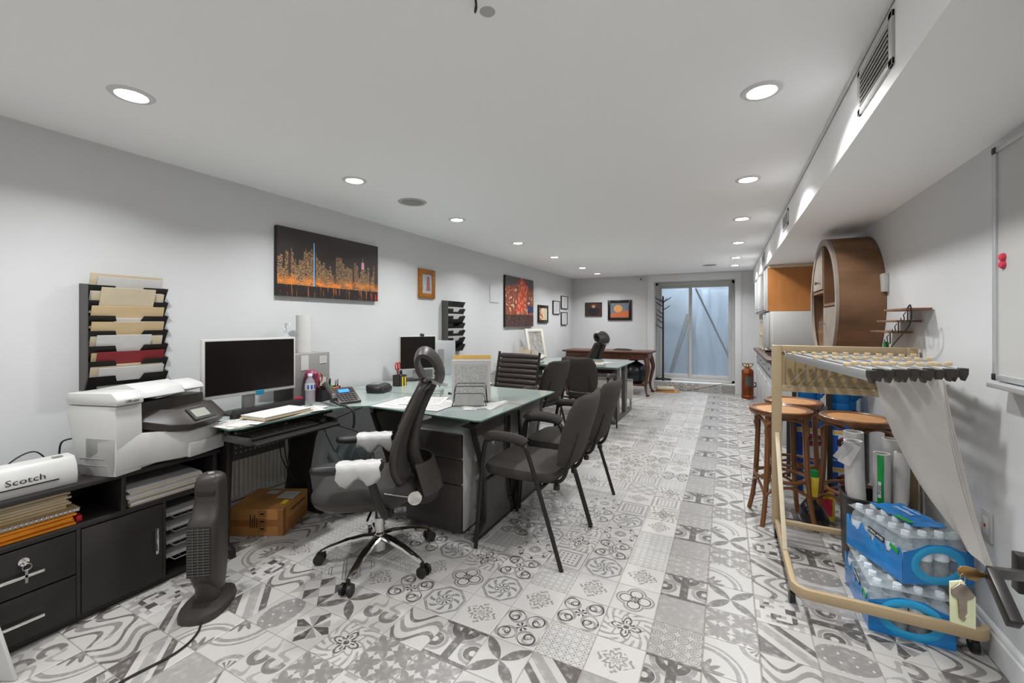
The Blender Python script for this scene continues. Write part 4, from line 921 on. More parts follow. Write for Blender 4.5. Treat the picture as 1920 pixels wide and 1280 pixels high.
# wastebin with grey liner behind the arm rests
t = thing('waste_bin', 'small waste bin with crumpled grey liner behind the mesh chair', 'bin', (-2.35, 2.17, 0)); b = MB(); b.lathe([(0, 0), (.10, 0), (.13, .30), (.125, .30), (.095, .01), (0, .01)], 20); b.build('bin', 'matte_black', t)
l = MB(); l.grid(lambda a, c: ((.115+.04*c+.012*math.sin(a*50+c*4))*math.cos(a*2*PI), (.115+.04*c+.012*math.sin(a*50+c*4))*math.sin(a*2*PI), .29+.14*c*(1+.25*math.sin(a*19))-.03*c*c), 48, 6); l.build('liner', 'liner', t, ang=70)
# ribbed leather chair
t = thing('leather_chair', 'dark brown ribbed leather office chair behind the glass desks', 'chair', (-1.93, 3.60, 0), PI+math.radians(-6))
for k in range(5):
    a = 2*PI*k/5; c, s = math.cos(a), math.sin(a); leg = MB().tube([(0, 0, .10), (c*.15, s*.15, .095), (c*.29, s*.29, .07)], [.022, .019, .012], 8).build('leg', 'chrome', t); MB().cyl((c*.29-s*.02, s*.29+c*.02, .028), (c*.29+s*.02, s*.29-c*.02, .028), .028, n=12).build('caster', 'black_plastic', leg)
b = MB(); b.lathe([(0, .08), (.026, .08), (.026, .40), (0, .40)], 14); b.build('column', 'chrome', t)
b = MB()
for i in range(8): b.tube([(-.23, -.20+i*.058, .455-.004*i), (.23, -.20+i*.058, .455-.004*i)], .031, 10, asp=.8)
b.build('seat', 'leather', t, ang=60)
for i in range(10):
    z = .50+i*.051; y = -.235-.012*i-.00*i*i; MB().tube([(-.232, y, z), (-.20, y-.004, z), (0, y-.014, z), (.20, y-.004, z), (.232, y, z)], [.014, .0195, .0195, .0195, .014], 12, asp=1.45).build('back_rib', 'leather', t, ang=60)
for s in (-1, 1):
    MB().tube(smooth([(s*.235, -.22, .43), (s*.24, -.25, .60), (s*.24, -.345, 1.0)], 5), .013, 8).build('back_rail', 'black_metal', t)
    MB().tube(smooth([(s*.24, .18, .44), (s*.275, .20, .54), (s*.28, .16, .64), (s*.28, .0, .665), (s*.28, -.20, .66), (s*.25, -.27, .68)], 5), .012, 8, asp=1.6).build('arm_frame', 'chrome', t)
    MB().tube(smooth([(s*.28, .17, .655), (s*.28, .0, .682), (s*.28, -.20, .677)], 5), .022, 10).build('armrest', 'leather', t)
# ================================================================== far end
t = thing('grey_table', 'grey topped office table with perforated steel end legs', 'table', (0, 0, 0))
glass_top(t, [(-2.88, 5.28), (-1.22, 5.28), (-1.19, 5.31), (-1.19, 6.40), (-2.88, 6.40)]); MB().bb(-2.86, -1.22, 5.31, 6.38, TZ-.028, TZ-.0085).build('under_top', 'grey_plastic', t)
for x in (-1.29, -2.6):
    MB().bb(x-.03, x+.03, 5.45, 6.52, 0, .045).build('foot', 'grey_metal', t, bev=.01)
    for ya, yb in ((5.58, 5.72), (6.05, 6.22)):
        p = holed([(-.06, .04), (.06, .04), (.09, .715), (-.09, .715)], [(0, .62, .018), (0, .48, .018), (0, .34, .018)], .05); o = p.build('post', 'grey_metal', t, bev=.002); o.location = (x, (ya+yb)/2, 0); o.rotation_euler = (0, 0, PI/2)
MB().bb(-2.6, -1.3, 5.86, 5.89, .60, .715).build('beam', 'black_metal', t)
t = thing('table_screen', 'grey perforated panel under the far table', 'panel', (-1.55, 6.62, 0)); MB().bb(-.28, .28, 0, .03, .14, .42).build('panel', 'radiator', t); MB().bb(-.28, .28, -.01, .04, .42, .44).build('rail', 'grey_plastic', t)
for s in (-1, 1): MB().bb(s*.25-.012, s*.25+.012, 0, .03, 0, .14).build('foot', 'grey_plastic', t)
stack('paper_heap', 'white heap of papers on the far table beside the leather chair', 'papers', -2.62, -2.30, 5.36, 5.62, TZ, 8, .009, ['paper', 'paper_grey', 'paper'], .03, .2, 9)
t = thing('letter_sorter', 'wooden letter sorter holding brown envelopes on the far table', 'letter sorter', (-2.70, 5.85, TZ), math.radians(20))
MB().bb(-.09, .09, -.16, .16, 0, .012).build('base', 'manila', t)
for i in range(4): MB().bb(-.085, .085, -.15+i*.095, -.142+i*.095, .012, .16-.01*i).build('divider', ['manila_pale', 'manila_pale', 'orange_wood', 'manila'][i], t)
for i in range(3): MB().bb(-.07, -.05+.03*i*.0+.03, -.13+i*.09, -.12+i*.09, .012, .2-.02*i).build('envelope', ['manila_pale', 'orange_wood', 'cardboard'][i], t)
for i in range(3): MB().bb(.0855, .088, -.13+i*.025, -.12+i*.025, .04, .13).build('slot', 'ink', t)
p = ax(1040, 608, -2.80)
fr_ = thing('leaning_frame', 'white picture frame leaning against the left wall on the far table', 'frame', (-2.66, 6.20, TZ), math.radians(62))
def framed(t, w, h, fw, fd, mf, mp, tilt=0, matb=None):
    """frame in local x,z facing -y, foot at z=0"""
    R_ = Matrix.Rotation(tilt, 4, 'X'); 
    f = MB(); f.bb(-w/2, -w/2+fw, -fd, 0, 0, h); f.bb(w/2-fw, w/2, -fd, 0, 0, h); f.bb(-w/2+fw, w/2-fw, -fd, 0, 0, fw); f.bb(-w/2+fw, w/2-fw, -fd, 0, h-fw, h); f.xf(R_); f.build('frame', mf, t, bev=min(.004, fw*.2))
    b = MB().bb(-w/2+fw*.5, w/2-fw*.5, -fd*.55, -.002, fw*.5, h-fw*.5); b.xf(R_); b.build('backing', matb or 'paper', t)
    q = MB(); a = fw*(1.0 if not matb else 1.5); y = -fd*.56-.0015
    q.add([(-w/2+a, y, a), (w/2-a, y, a), (w/2-a, y, h-a), (-w/2+a, y, h-a)], [(0, 1, 2, 3)]); o = q.build('print', mp, t, uv='xz')
    if tilt: o.data.transform(R_); 
    return t
MPH = printed('old_photo', lambda x, y: mixc(noise(x, y, 5, 4), S('#c9c5bf'), S('#55504c')), .5)
framed(fr_, .36, .47, .05, .03, 'white_frame', MPH, math.radians(-14))
sheets('table_sheet', 'loose sheet with a yellow sticker on the far grey table', [(-1.60, 5.72, .3, .22, .3), (-1.50, 5.85, -.5, .15, .21)], TZ, 'sheets on the far table'); MB_ = MB().box((0, 0, 0), (.08, .08, .002)).build('sticky_note', 'yellow_paper'); place(MB_, (-1.56, 5.78, TZ+.0055), .2); tag(MB_, 'small yellow note on the sheets of the far table', 'note')
# carved desk
t = thing('carved_desk', 'antique dark wooden desk with carved cabriole legs at the back wall', 'desk', (0, 0, 0)); X0, X1, Y0, Y1 = -2.80, -1.17, 7.72, 8.40
MB().bb(X0, X1, Y0, Y1, .755, .785).build('top', 'dark_oak', t, bev=.008); MB().bb(X0+.06, X1-.06, Y0+.05, Y1-.05, .64, .755).build('apron', 'dark_oak', t, bev=.004)
for i in range(3): d = MB().bb(X0+.12+i*.49, X0+.54+i*.49, Y0+.042, Y0+.052, .66, .745).build('drawer', 'dark_oak', t, bev=.003); MB().lathe([(0, -.02), (.01, -.018), (.012, -.01), (.005, 0)], 10, (X0+.33+i*.49, Y0+.042, .70), 'y').build('knob', 'brass', d)
for x, sx_ in ((X0+.09, -1), (X1-.09, 1)):
    for y, sy_ in ((Y0+.08, -1), (Y1-.08, 1)):
        o_ = Vector((sx_*.7, sy_*.7, 0)); b = MB(); pts = [Vector((x, y, .66)), Vector((x, y, .58))+o_*.03, Vector((x, y, .48))+o_*.055, Vector((x, y, .34))+o_*.02, Vector((x, y, .18))-o_*.015, Vector((x, y, .07))+o_*.01, Vector((x, y, .02))+o_*.045]
        sp = smooth(pts, 4); n = len(sp); b.tube(sp, [.05-.03*min(1, i/(n*.75)) if i < n*.85 else .026 for i in range(n)], 10); b.build('leg', 'dark_oak', t, ang=60)
        b = MB(); b.lathe([(0, 0), (.03, .0), (.034, .015), (.028, .035), (0, .04)], 12, tuple(pts[-1]-Vector((0, 0, .02)))); b.build('foot', 'dark_oak', t)
MB().bb(X0+.15, X1-.12, Y0+.12, Y1-.12, .17, .20).build('stretcher_shelf', 'dark_oak', t, bev=.004)
o = MB(); o.loft([rr(0, 0, .30, .28, 0, 3), rr(0, 0, .42, .36, .06, 2.6), rr(.02, 0, .44, .36, .2, 2.4), rr(.03, 0, .34, .28, .33, 2.4), rr(.0, 0, .14, .12, .40, 2.2), rr(.02, 0, .2, .16, .425, 2.2)]); bg_ = o.build('garbage_bag', 'bag_black', ang=60); place(bg_, (-1.52, 8.02, .201), .3); tag(bg_, 'shiny black plastic bag on the shelf under the carved desk', 'bag')
cable('floor_cable', 'pale cord lying across the floor before the carved desk', [(-1.40, 7.0, .006), (-1.28, 7.5, .006), (-1.1, 7.95, .006), (-1.0, 8.3, .006)], .006, 'paper_grey')
o = MB().box((0, 0, .02), (.30, .22, .04)).build('floor_board', 'manila_pale', bev=.006); place(o, (-1.02, 8.53, .045), .2); tag(o, 'pale board lying on dark debris beside the carved desk', 'board')
o = MB(); o.loft([rr(0, 0, .46, .30, 0, 2.4), rr(0, 0, .40, .24, .025, 2.4), rr(.03, 0, .26, .18, .044, 2.2)]); ob = o.build('dark_cloth', 'cardboard', ang=60); place(ob, (-1.0, 8.53, 0), .1); tag(ob, 'brown crumpled heap on the floor next to the door step', 'heap')
t = thing('desk_pad', 'thin dark pad lying on the carved wooden desk', 'pad', (-1.75, 8.18, .785)); b = MB(); b.loft([rr(0, 0, .34, .22, 0, 4), rr(0, 0, .34, .22, .012, 4), rr(-.02, 0, .2, .14, .028, 3)]); b.build('pad', 'black_plastic', t)
# coat rack on the door step
cp_ = ay(1243, 700, YB+.10); t = thing('coat_rack', 'dark wooden coat rack with peg branches on the door step', 'coat rack', (cp_.x+.0, YB+.115, STEP+.002)); CH = 1.66
b = MB(); b.lathe([(0, .02), (.02, .02), (.02, .1), (.017, .12), (.017, CH-.08), (.02, CH-.05), (.012, CH), (0, CH)], 14); b.build('pole', 'coat_wood', t)
for k in range(4): a = PI/2*k+.15; l_ = .15 if k % 2 == 0 else .085; MB().beam((0, 0, .03), (math.cos(a)*l_, math.sin(a)*l_, .018), .045, .035).build('foot', 'black_plastic', t, bev=.006)
for k, (z, a, L) in enumerate(((CH-.11, 10, .15), (CH-.11, 170, .15), (CH-.13, 60, .12), (CH-.13, 120, .12), (CH-.20, 190, .13), (CH-.27, -10, .13), (CH-.35, 185, .10), (CH-.43, 178, .13), (CH-.53, 182, .10), (CH-.64, 175, .13))):
    a = math.radians(a); MB().tube([(0, 0, z), (math.cos(a)*L*.5, math.sin(a)*L*.3, z+.03), (math.cos(a)*L, math.sin(a)*L*.5, z+.085)], [.011, .0095, .008], 8).build('peg', 'coat_wood', t)
cable('door_cable', 'black cord running along the tiled step to the door jamb', [(-.80, YB-.03, .02), (-.70, YB-.035, .005), (-.50, YB-.03, .05), (-.25, YB-.025, .12), (-.05, YB+.03, STEP+.006), (.12, YB+.06, STEP+.02)], .005)
# copper extinguisher
t = thing('copper_extinguisher', 'antique copper fire extinguisher standing on the floor by the door', 'extinguisher', (.335, 8.40, 0))
b = MB(); b.lathe([(0, 0), (.094, 0), (.096, .012), (.096, .045), (.092, .05), (.092, .44), (.096, .446), (.092, .455), (.082, .49), (.05, .515), (.02, .525), (0, .525)], 26); b.build('body', 'copper', t)
b = MB(); b.lathe([(0, .52), (.034, .522), (.036, .545), (.03, .56), (.018, .575), (.018, .60), (0, .605)], 16); b.build('cap', 'brass', t)
for s in (-1, 1): MB().tube(smooth([(s*.03, 0, .53), (s*.065, 0, .56), (s*.08, 0, .595), (s*.05, 0, .60), (s*.015, 0, .585)], 5), .008, 8).build('handle', 'brass', t)
MB().tube(smooth([(.09, .0, .20), (.125, -.01, .22), (.13, -.01, .26), (.10, 0, .28)], 5), .012, 8).build('hose_valve', 'dark_plastic', t)
pl_ = MB(); pl_.grid(lambda a, c: (.0935*math.sin((a-.5)*1.4+.25), -.0935*math.cos((a-.5)*1.4+.25), .22+.16*c), 8, 2); pl_.build('name_plate', 'grey_metal', t)
# security camera
t = thing('security_camera', 'small white security camera at the ceiling beside the door casing', 'camera', (ay(1204, 520, YB).x, YB, 2.165)); MB().bb(-.035, .035, -.06, 0, -.035, .035).build('housing', 'white_plastic', t, bev=.01); MB().lathe([(0, -.068), (.014, -.066), (.016, -.058), (0, -.058)], 14, (-.012, 0, 0), 'y').build('lens', 'matte_black', t)

# ================================================================== pictures and wall files
def sky_night(x, y):
    c = Fl(x*46); hgt = wn(c)*.22+wn(Fl(x*17)+9.)*.22+.30; c2 = Fl(x*30)+7.
    tw1 = and_(Ab(x-.31) < .022, y < .70); sp1 = and_(Ab(x-.31) < .005, y < .84); es = and_(Ab(x-.815) < .016, y < .66); sp2 = and_(Ab(x-.815) < .004, y < .74); tb = and_(Ab(x-.55) < .035, y < .68)
    bld = and_(or_(y < hgt, tw1, sp1, es, sp2, tb), y > .17); wx, wy = Fl(x*210), Fl(y*120); n = wn(wx, wy); lit = and_(n > .55, bld, wn(c+3.) > .25); glow = Mx(0., 1-Ab(y-.21)*8.)*Mx(0., noise(x, y, 13., 3)-.3)*3.
    sky = mixc(y, S('#3a302c'), S('#2e2726')); b1 = mixc(bld, sky, S('#43352c')); b2 = mixc(lit, b1, S('#a98660')); warm = mixc(Mn(glow, 1.), b2, S('#f08a2c'))
    blue = mixc(and_(or_(sp1, and_(Ab(x-.17) < .03, ring(y, .66, .02))), bld), warm, S('#7fb8ec')); red = mixc(and_(es, y > .54), blue, S('#e9a0b8'))
    wat = noise(x*3., y*.12, 24., 3); w2 = mixc(and_(y < .17, wat > .61), red, S('#a8622e')); w3 = mixc(and_(y < .17, wat < .61), w2, S('#251d1a')); return mixc(and_(y < .14, wat > .56, x > .9), w3, S('#c02a2a'))
printed('skyline', sky_night, .45)
def street(x, y):
    n = noise(x*2., y*.7, 7., 5); bl = noise(x*1.6, y, 13., 2)*2.4-.7; a = mixc(n, S('#3a2523'), S('#b5563c')); b = mixc(and_(bl > .72, y > .25, y < .85), a, S('#d9b98e')); c = mixc(and_(bl < .12, y > .3), b, S('#5f7f9f')); r = mixc(and_(Ab(x-.55-(y-.5)*.25) < .16, y > .28), c, S('#c2452f')); d = mixc(and_(r_ := Ab(x-.55-(y-.5)*.25) < .16, bl > .6, y > .28), r, S('#e08a62'))
    e = mixc(and_(y > .8, Ab(x-.55) > (1-y)*1.6), d, S('#4d4444')); f = mixc(y < .24, e, S('#5a3a34')); g = mixc(and_(y < .24, noise(x, y*3, 12., 3) > .52), f, S('#2a1d1c')); return mixc(and_(x > .78, ring(y, .36, .07)), g, S('#24365f'))
printed('street', street, .45)
printed('watercolor', lambda x, y: mixc(and_(Ab(x-.62) < .16-.1*(y-.5), y > .12, y < .9), mixc(noise(x, y, 4, 4), S('#d8cdbd'), S('#5f86b0')), S('#9a5f52')), .4)
printed('old_print', lambda x, y: mixc(x > .48, mixc(noise(x, y, 4, 3) > .5, S('#b06a45'), S('#e3cdb0')), mixc(and_(Fr(y*14) < .4, Ab(x-.72) < .18), S('#ded0ae'), S('#a89878'))), .4)
printed('certificate', lambda x, y: mixc(and_(Fr(y*16) < .35, Ab(x-.5) < .34, Ab(y-.5) < .4, wn(Fl(x*16), Fl(y*16)) > .3), S('#cfcfce'), S('#8f8f90')), .3)
printed('dim_photo', lambda x, y: mixc(and_(hyp((x-.5)*1.1, y-.72) < .13), mixc(and_(hyp((x-.5)*.9, y-.35) < .33), mixc(noise(x, y, 5, 3), S('#1f1612'), S('#5f3f2e')), S('#24242c')), S('#b98668')), .4)
printed('warm_painting', lambda x, y: mixc(hyp((x-.42)*1.1, y-.6) < .26, mixc(y < .22+.3*x, mixc(noise(x, y, 3, 3), S('#46525f'), S('#8a93a0')), S('#c26a3e')), S('#d99a5e')), .4)
def canvas(name, lab, cat, y0, y1, z0, z1, mp, side, d=.035):
    t = thing(name, lab, cat, (XL, (y0+y1)/2, z0)); w, h = y1-y0, z1-z0; MB().bb(.002, d, -w/2, w/2, 0, h).build('stretched_canvas', side, t); q = MB(); q.add([(d+.0008, -w/2, 0), (d+.0008, w/2, 0), (d+.0008, w/2, h), (d+.0008, -w/2, h)], [(0, 1, 2, 3)]); q.build('print', mp, t, uv='yz'); return t
canvas('canvas_picture', 'wide canvas of a night city skyline with orange lights and water', 'picture', 2.0, 3.0, 1.50, 2.01, 'skyline', 'frame_dark')
canvas('canvas_picture', 'tall canvas of a busy city street in red and orange', 'picture', 5.58, 6.60, 1.24, 2.01, 'street', 'frame_dark')
def wallframe(lab, a, b_, c, d, fw, mf, mp, x=XL, matb=None, name='picture_frame'):
    p0, p1 = ax(a, (c+d)/2, x), ax(b_, (c+d)/2, x); pm_ = (a+b_)/2; z1, z0 = ax(pm_, c, x).z, ax(pm_, d, x).z; w = p1.y-p0.y
    t = thing(name, lab, 'picture', (x+.001, (p0.y+p1.y)/2, z0), PI/2); return framed(t, w, z1-z0, fw, .025, mf, mp, 0, matb)
wallframe('small watercolour in a carved golden frame beside the skyline canvas', 783, 813, 505, 559, .055, 'gold_frame', 'watercolor')
wallframe('small old print in a dark brown frame beside the street canvas', 1007.5, 1026, 572, 605, .05, 'frame_dark', 'old_print')
wallframe('thin framed grey certificate hanging lower near the dark brown frame', 1035.5, 1048, 564, 589, .012, 'frame_dark', 'certificate', matb='paper')
wallframe('thin framed certificate uppermost beside the room corner', 1051, 1063, 555, 579, .012, 'frame_dark', 'certificate', matb='paper')
wallframe('thin framed certificate lowest beside the room corner', 1051, 1062, 585, 609, .012, 'frame_dark', 'certificate', matb='paper')
def backframe(lab, a, b_, c, d, fw, mf, mp):
    p0, p1 = ay(a, (c+d)/2, YB), ay(b_, (c+d)/2, YB); z1, z0 = ay((a+b_)/2, c, YB).z, ay((a+b_)/2, d, YB).z
    t = thing('picture_frame', lab, 'picture', ((p0.x+p1.x)/2, YB-.001, z0)); return framed(t, p1.x-p0.x, z1-z0, fw, .03, mf, mp)
backframe('unframed dark photo of a seated person on the back wall', 1098, 1129, 567, 592.5, .008, 'frame_dark', 'dim_photo')
backframe('orange and blue painting in a broad black frame on the back wall', 1140, 1184.5, 562.5, 600, .055, 'frame_dark', 'warm_painting')
p0, p1 = ax(918, 550, XL), ax(935, 550, XL); t = thing('access_panel', 'small white access panel on the wall before the street canvas', 'panel', (XL, p0.y, ax(926, 567, XL).z)); MB().bb(0, .012, 0, p1.y-p0.y, 0, ax(926, 535, XL).z-ax(926, 567, XL).z).build('door', 'trim_white', t, bev=.004)
# wall file racks
def file_rack(lab, y0, y1, z0, z1, n, fill, dep=.085, big=True):
    t = thing('wall_file_rack', lab, 'file rack', (XL+.002, (y0+y1)/2, z0)); w = y1-y0; hh = (z1-z0)/n
    MB().bb(0, .006, -w/2, w/2, 0, z1-z0).build('back_plate', 'black_metal', t)
    for s in (-1, 1): MB().prism([(0, 0), (dep*.62, 0), (dep*1.02, hh*.9)]+[(dep*1.02, z1-z0-hh*.1), (0, z1-z0)] if s < 0 else [(0, 0)]+[q for i in range(n) for q in ((dep*.5, i*hh+.002), (dep, i*hh+hh*.9))]+[(0, z1-z0)], s*w/2-.003, s*w/2+.003, 'xz').build('side_plate', 'grey_metal', t)
    for i in range(n):
        z = i*hh; cut = w*.18
        q = MB(); f = [(-w/2, 0), (w/2, 0), (w/2, 1), (cut, 1), (cut*.8, .55), (-cut*.8, .55), (-cut, 1), (-w/2, 1)]
        for dx in (0, .003): pass
        vs = [(dep*.5+dep*.5*b, a, z+hh*.9*b) for a, b in f]; vs2 = [(p[0]-.004, p[1], p[2]) for p in vs]; m = len(vs)
        q.add(vs+vs2, [tuple(range(m)), tuple(range(2*m-1, m-1, -1))]+[(k, (k+1) % m, (k+1) % m+m, k+m) for k in range(m)]); q.build('pocket', 'matte_black', t)
        MB().bb(0.004, dep*.5, -w/2, w/2, z, z+.004).build('pocket_floor', 'matte_black', t)
    r = random.Random(5)
    for i, items in enumerate(fill):
        for k, (m, h, wd, off) in enumerate(items):
            o = MB().box((0, 0, h/2), (.004, wd, h)).build('file_folder' if m != 'paper' else 'document', m, bev=0); o.location = (XL+.002+dep*(.30+.14*k)+.01, (y0+y1)/2+off, z0+i*hh+.006); o.rotation_euler = (0, .26+.05*k, 0)
            nm = {'paper': 'white document', 'manila': 'manila folder', 'manila_pale': 'cream folder', 'dark_red': 'dark red folder'}[m]+(' at front' if k == len(items)-1 else ' at rear')+' of '+('lowest pocket', 'second lowest pocket', 'third lowest pocket', 'middle pocket', 'third highest pocket', 'second highest pocket', 'topmost pocket')[i]
            tag(o, nm+' in '+('rack above printer' if big else 'rack past golden frame'), 'file', 'files in the wall racks')
    return t
w1 = .32
file_rack('tall black wall file rack crammed with manila folders above the printer', .955, 1.30, .955, 1.50, 7, [
    [('manila_pale', .125, .31, 0), ('paper', .11, .28, .015)], [('manila', .11, .30, 0), ('dark_red', .115, .29, .012)], [('manila_pale', .12, .31, 0), ('paper', .125, .23, -.02)],
    [('paper', .135, .22, .05), ('manila', .115, .31, 0)], [('paper', .135, .21, .05), ('manila', .12, .31, 0)], [('paper', .12, .31, 0), ('manila_pale', .115, .31, 0), ('manila_pale', .14, .23, -.01)], [('manila_pale', .13, .31, .0), ('paper', .115, .28, .01)]])
file_rack('black wall file rack with few white papers beyond the golden frame', 4.05, 4.42, .96, 1.56, 7, [[], [('paper', .095, .32, 0)], [('paper', .10, .32, 0)], [], [('paper', .10, .32, 0)], [('paper', .095, .32, 0)], []], big=False)
# ================================================================== right side
# ---- kitchen units along the right wall, far end
def base_unit(lab, y0, y1):
    t = thing('base_cabinet', lab, 'cabinet', (0, 0, 0)); x = .46
    MB().bb(x, XR-.017, y0, y1, .0, .86).build('body', 'white_plastic2', t, bev=.003)
    d = MB().bb(x-.018, x, y0+.01, y1-.01, .10, .68).build('door', 'white_plastic', t, bev=.004); MB().bb(x-.022, x-.018, y0+.08, y1-.08, .18, .60).build('door_panel', 'white_plastic2', d, bev=.003); MB().cyl((x-.03, y1-.06, .60), (x-.018, y1-.06, .60), .011, n=10).build('knob', 'steel', d)
    d = MB().bb(x-.018, x, y0+.01, y1-.01, .70, .84).build('drawer', 'white_plastic', t, bev=.004); MB().cyl((x-.03, (y0+y1)/2, .77), (x-.018, (y0+y1)/2, .77), .011, n=10).build('knob', 'steel', d)
for i, (a, b) in enumerate(((5.35, 6.0), (6.0, 6.65), (6.65, 7.3), (7.3, 7.95))): base_unit(('white base cabinet with one drawer at the rounded counter end', 'white base cabinet second from the rounded counter end', 'white base cabinet third from the rounded counter end', 'white base cabinet closest to the copper extinguisher')[i], a, b)
pl = [(.40, 7.95), (XR-.003, 7.95), (XR-.003, 5.30)]+[(.56+.16*math.cos(math.radians(a))-.0, 5.46+.16*math.sin(math.radians(a))) for a in (270, 250, 230, 210, 195, 180)]
c = MB().prism(pl, .862, .90, 'xy').build('counter_top', 'counter', bev=.004); tag(c, 'dark edged counter top with rounded end on white base cabinets', 'counter')
t = thing('wall_cabinet', 'wall cabinet with plain orange wood end panel under the boxed duct', 'cabinet', (0, 0, 0)); x0 = .455
MB().bb(x0, XR-.003, 6.0, 6.02, 1.44, 1.96).build('end_panel', 'orange_wood', t); MB().bb(x0-.02, x0+.0, 5.998, 7.9, 1.44, 1.96).build('face_frame', 'white_plastic2', t, bev=.003); MB().bb(x0, XR-.003, 6.02, 7.9, 1.44, 1.47).build('floor_board', 'white_plastic2', t); MB().bb(x0, XR-.003, 5.99, 7.9, 1.96, 1.998).build('top_moulding', 'manila_pale', t, bev=.004)
for i in range(3):
    d = MB().bb(x0-.038, x0-.02, 6.05+i*.62, 6.64+i*.62, 1.46, 1.94).build('door', 'white_plastic', t, bev=.004); MB().cyl((x0-.05, 6.12+i*.62, 1.5), (x0-.038, 6.12+i*.62, 1.5), .01, n=10).build('knob', 'steel', d)
t = thing('white_cabinet', 'plain white cabinet block between counter and orange wood panel', 'cabinet', (0, 0, 0)); MB().prism([(.50, 5.90), (XR-.003, 5.90), (XR-.003, 6.6), (.47, 6.6), (.47, 5.99)], .98, 1.435, 'xy').build('body', 'white_plastic', t, bev=.003); MB().prism([(.44, 5.98), (.47, 5.98), (.47, 6.6), (.44, 6.6)], 1.0, 1.42, 'xy').build('door', 'white_plastic2', t, bev=.003); MB().bb(.56, XR-.01, 6.0, 6.5, .90, .98).build('plinth', 'white_plastic2', t)
t = thing('shelf_rack', 'narrow open metal shelf rack beyond the white cabinet', 'rack', (0, 0, 0))
for y in (6.72, 7.1, 7.5): MB().bb(.455, .475, y, y+.02, .90, 1.43).build('upright', 'manila_pale', t)
for z in (.92, 1.12, 1.32): MB().bb(.46, .90, 6.72, 7.52, z, z+.015).build('shelf', 'white_plastic2', t)
# ---- round wooden cabinet on the wall
CYD, CZD, RD, XF_, XB_ = 4.05, 1.455, .485, .68, XR-.003
t = thing('round_cabinet', 'large round wooden wall cabinet with grey doors and open compartments', 'cabinet', (0, 0, 0))
b = MB(); b.lathe([(RD-.022, XF_-XF_), (RD, .0), (RD, XB_-XF_), (RD-.022, XB_-XF_), (RD-.022, 0)], 64, (XF_, CYD, CZD), 'x'); b.build('rim', 'drum_wood', t, ang=40)
b = MB(); b.lathe([(0, XB_-XF_-.012), (RD-.02, XB_-XF_-.012), (RD-.02, XB_-XF_), (0, XB_-XF_)], 48, (XF_, CYD, CZD), 'x'); b.build('back_board', 'drum_wood', t)
b = MB(); b.lathe([(RD-.045, -.012), (RD+.002, -.012), (RD+.002, .006), (RD-.045, .006), (RD-.045, -.012)], 64, (XF_, CYD, CZD), 'x'); b.build('face_ring', 'drum_face', t, ang=40)
MB().bb(XF_, XB_-.01, CYD-.01, CYD+.012, CZD-RD+.02, CZD+RD-.02).build('divider', 'drum_wood', t); MB().bb(XF_, XB_-.01, CYD+.012, CYD+RD-.03, CZD+.08, CZD+.10).build('shelf', 'drum_wood', t); MB().bb(XF_, XB_-.01, CYD-RD+.03, CYD-.01, CZD-.03, CZD-.01).build('shelf', 'drum_wood', t)
def sector(ya, yb, za, zb, n=12):
    pts = []; 
    for i in range(n+1): pts.append((ya+(yb-ya)*i/n))
    R_ = RD-.05; up = [(CYD+y, CZD+min(zb, math.sqrt(max(0, R_*R_-y*y)))) for y in pts]; dn = [(CYD+y, CZD+max(za, -math.sqrt(max(0, R_*R_-y*y)))) for y in pts]
    return dn+up[::-1]
d = MB().prism(sector(.02, .40, .11, .5), XF_-.006, XF_+.012, 'yz').build('door', 'drum_face', t); MB().lathe([(0, -.04), (.014, -.036), (.014, -.026), (.005, -.02), (.005, 0)], 12, (XF_-.006, CYD+.10, CZD+.16), 'x').build('knob', 'steel', d)
d = MB().prism(sector(-.41, -.02, -.5, -.04), XF_-.006, XF_+.012, 'yz').build('door', 'drum_face', t); MB().lathe([(0, -.04), (.014, -.036), (.014, -.026), (.005, -.02), (.005, 0)], 12, (XF_-.006, CYD-.10, CZD-.16), 'x').build('knob', 'steel', d)
t = thing('wall_plate', 'small white wall control box beside the round wooden cabinet', 'switch', (XR-.001, ax(1664, 520, XR).y, 1.5)); MB().bb(-.03, 0, -.035, .035, .0, .12).build('plate', 'white_plastic', t, bev=.004)
# ---- stepped scroll shelf
t = thing('scroll_shelf', 'small stepped wall shelf with wooden boards and black scroll bracket', 'shelf', (XR-.002, 2.86, 1.14))
for i in range(3):
    MB().bb(-.11, -.005, .0+.13*i, .34+.13*i, .225-.062*i, .237-.062*i).build('board', 'drum_wood', t, bev=.003)
    for x in (-.10,):
        MB().tube([(x, .0+.13*i+.005, .225-.062*i), (x, .13*i+.005, .165-.062*i)], .003, 6).build('iron_rod', 'black_metal', t)
        MB().tube(smooth([(x, .13*i+.03, .215-.062*i), (x, .13*i+.06, .20-.062*i), (x, .13*i+.05, .18-.062*i), (x, .13*i+.085, .165-.062*i), (x, .13*i+.10, .185-.062*i)], 5), .0025, 6).build('scroll', 'black_metal', t)
MB().tube(smooth([(-.10, .005, .235), (-.10, -.03, .25), (-.10, -.045, .2), (-.10, -.02, .15), (-.10, .08, .10), (-.10, .30, .0)], 5), .0035, 6).build('bracket', 'black_metal', t)
t = thing('green_tool', 'small green folded tape tool hanging under the scroll shelf', 'tool', (XR-.09, 3.24, 1.145)); MB().box((0, 0, .0), (.02, .03, .085)).build('body', 'dark_green', t, bev=.004); MB().tube(arc((0, .02, -.01), .05, 90, 270, 8, 'yz'), .002, 6).build('cord', 'black_plastic', t)
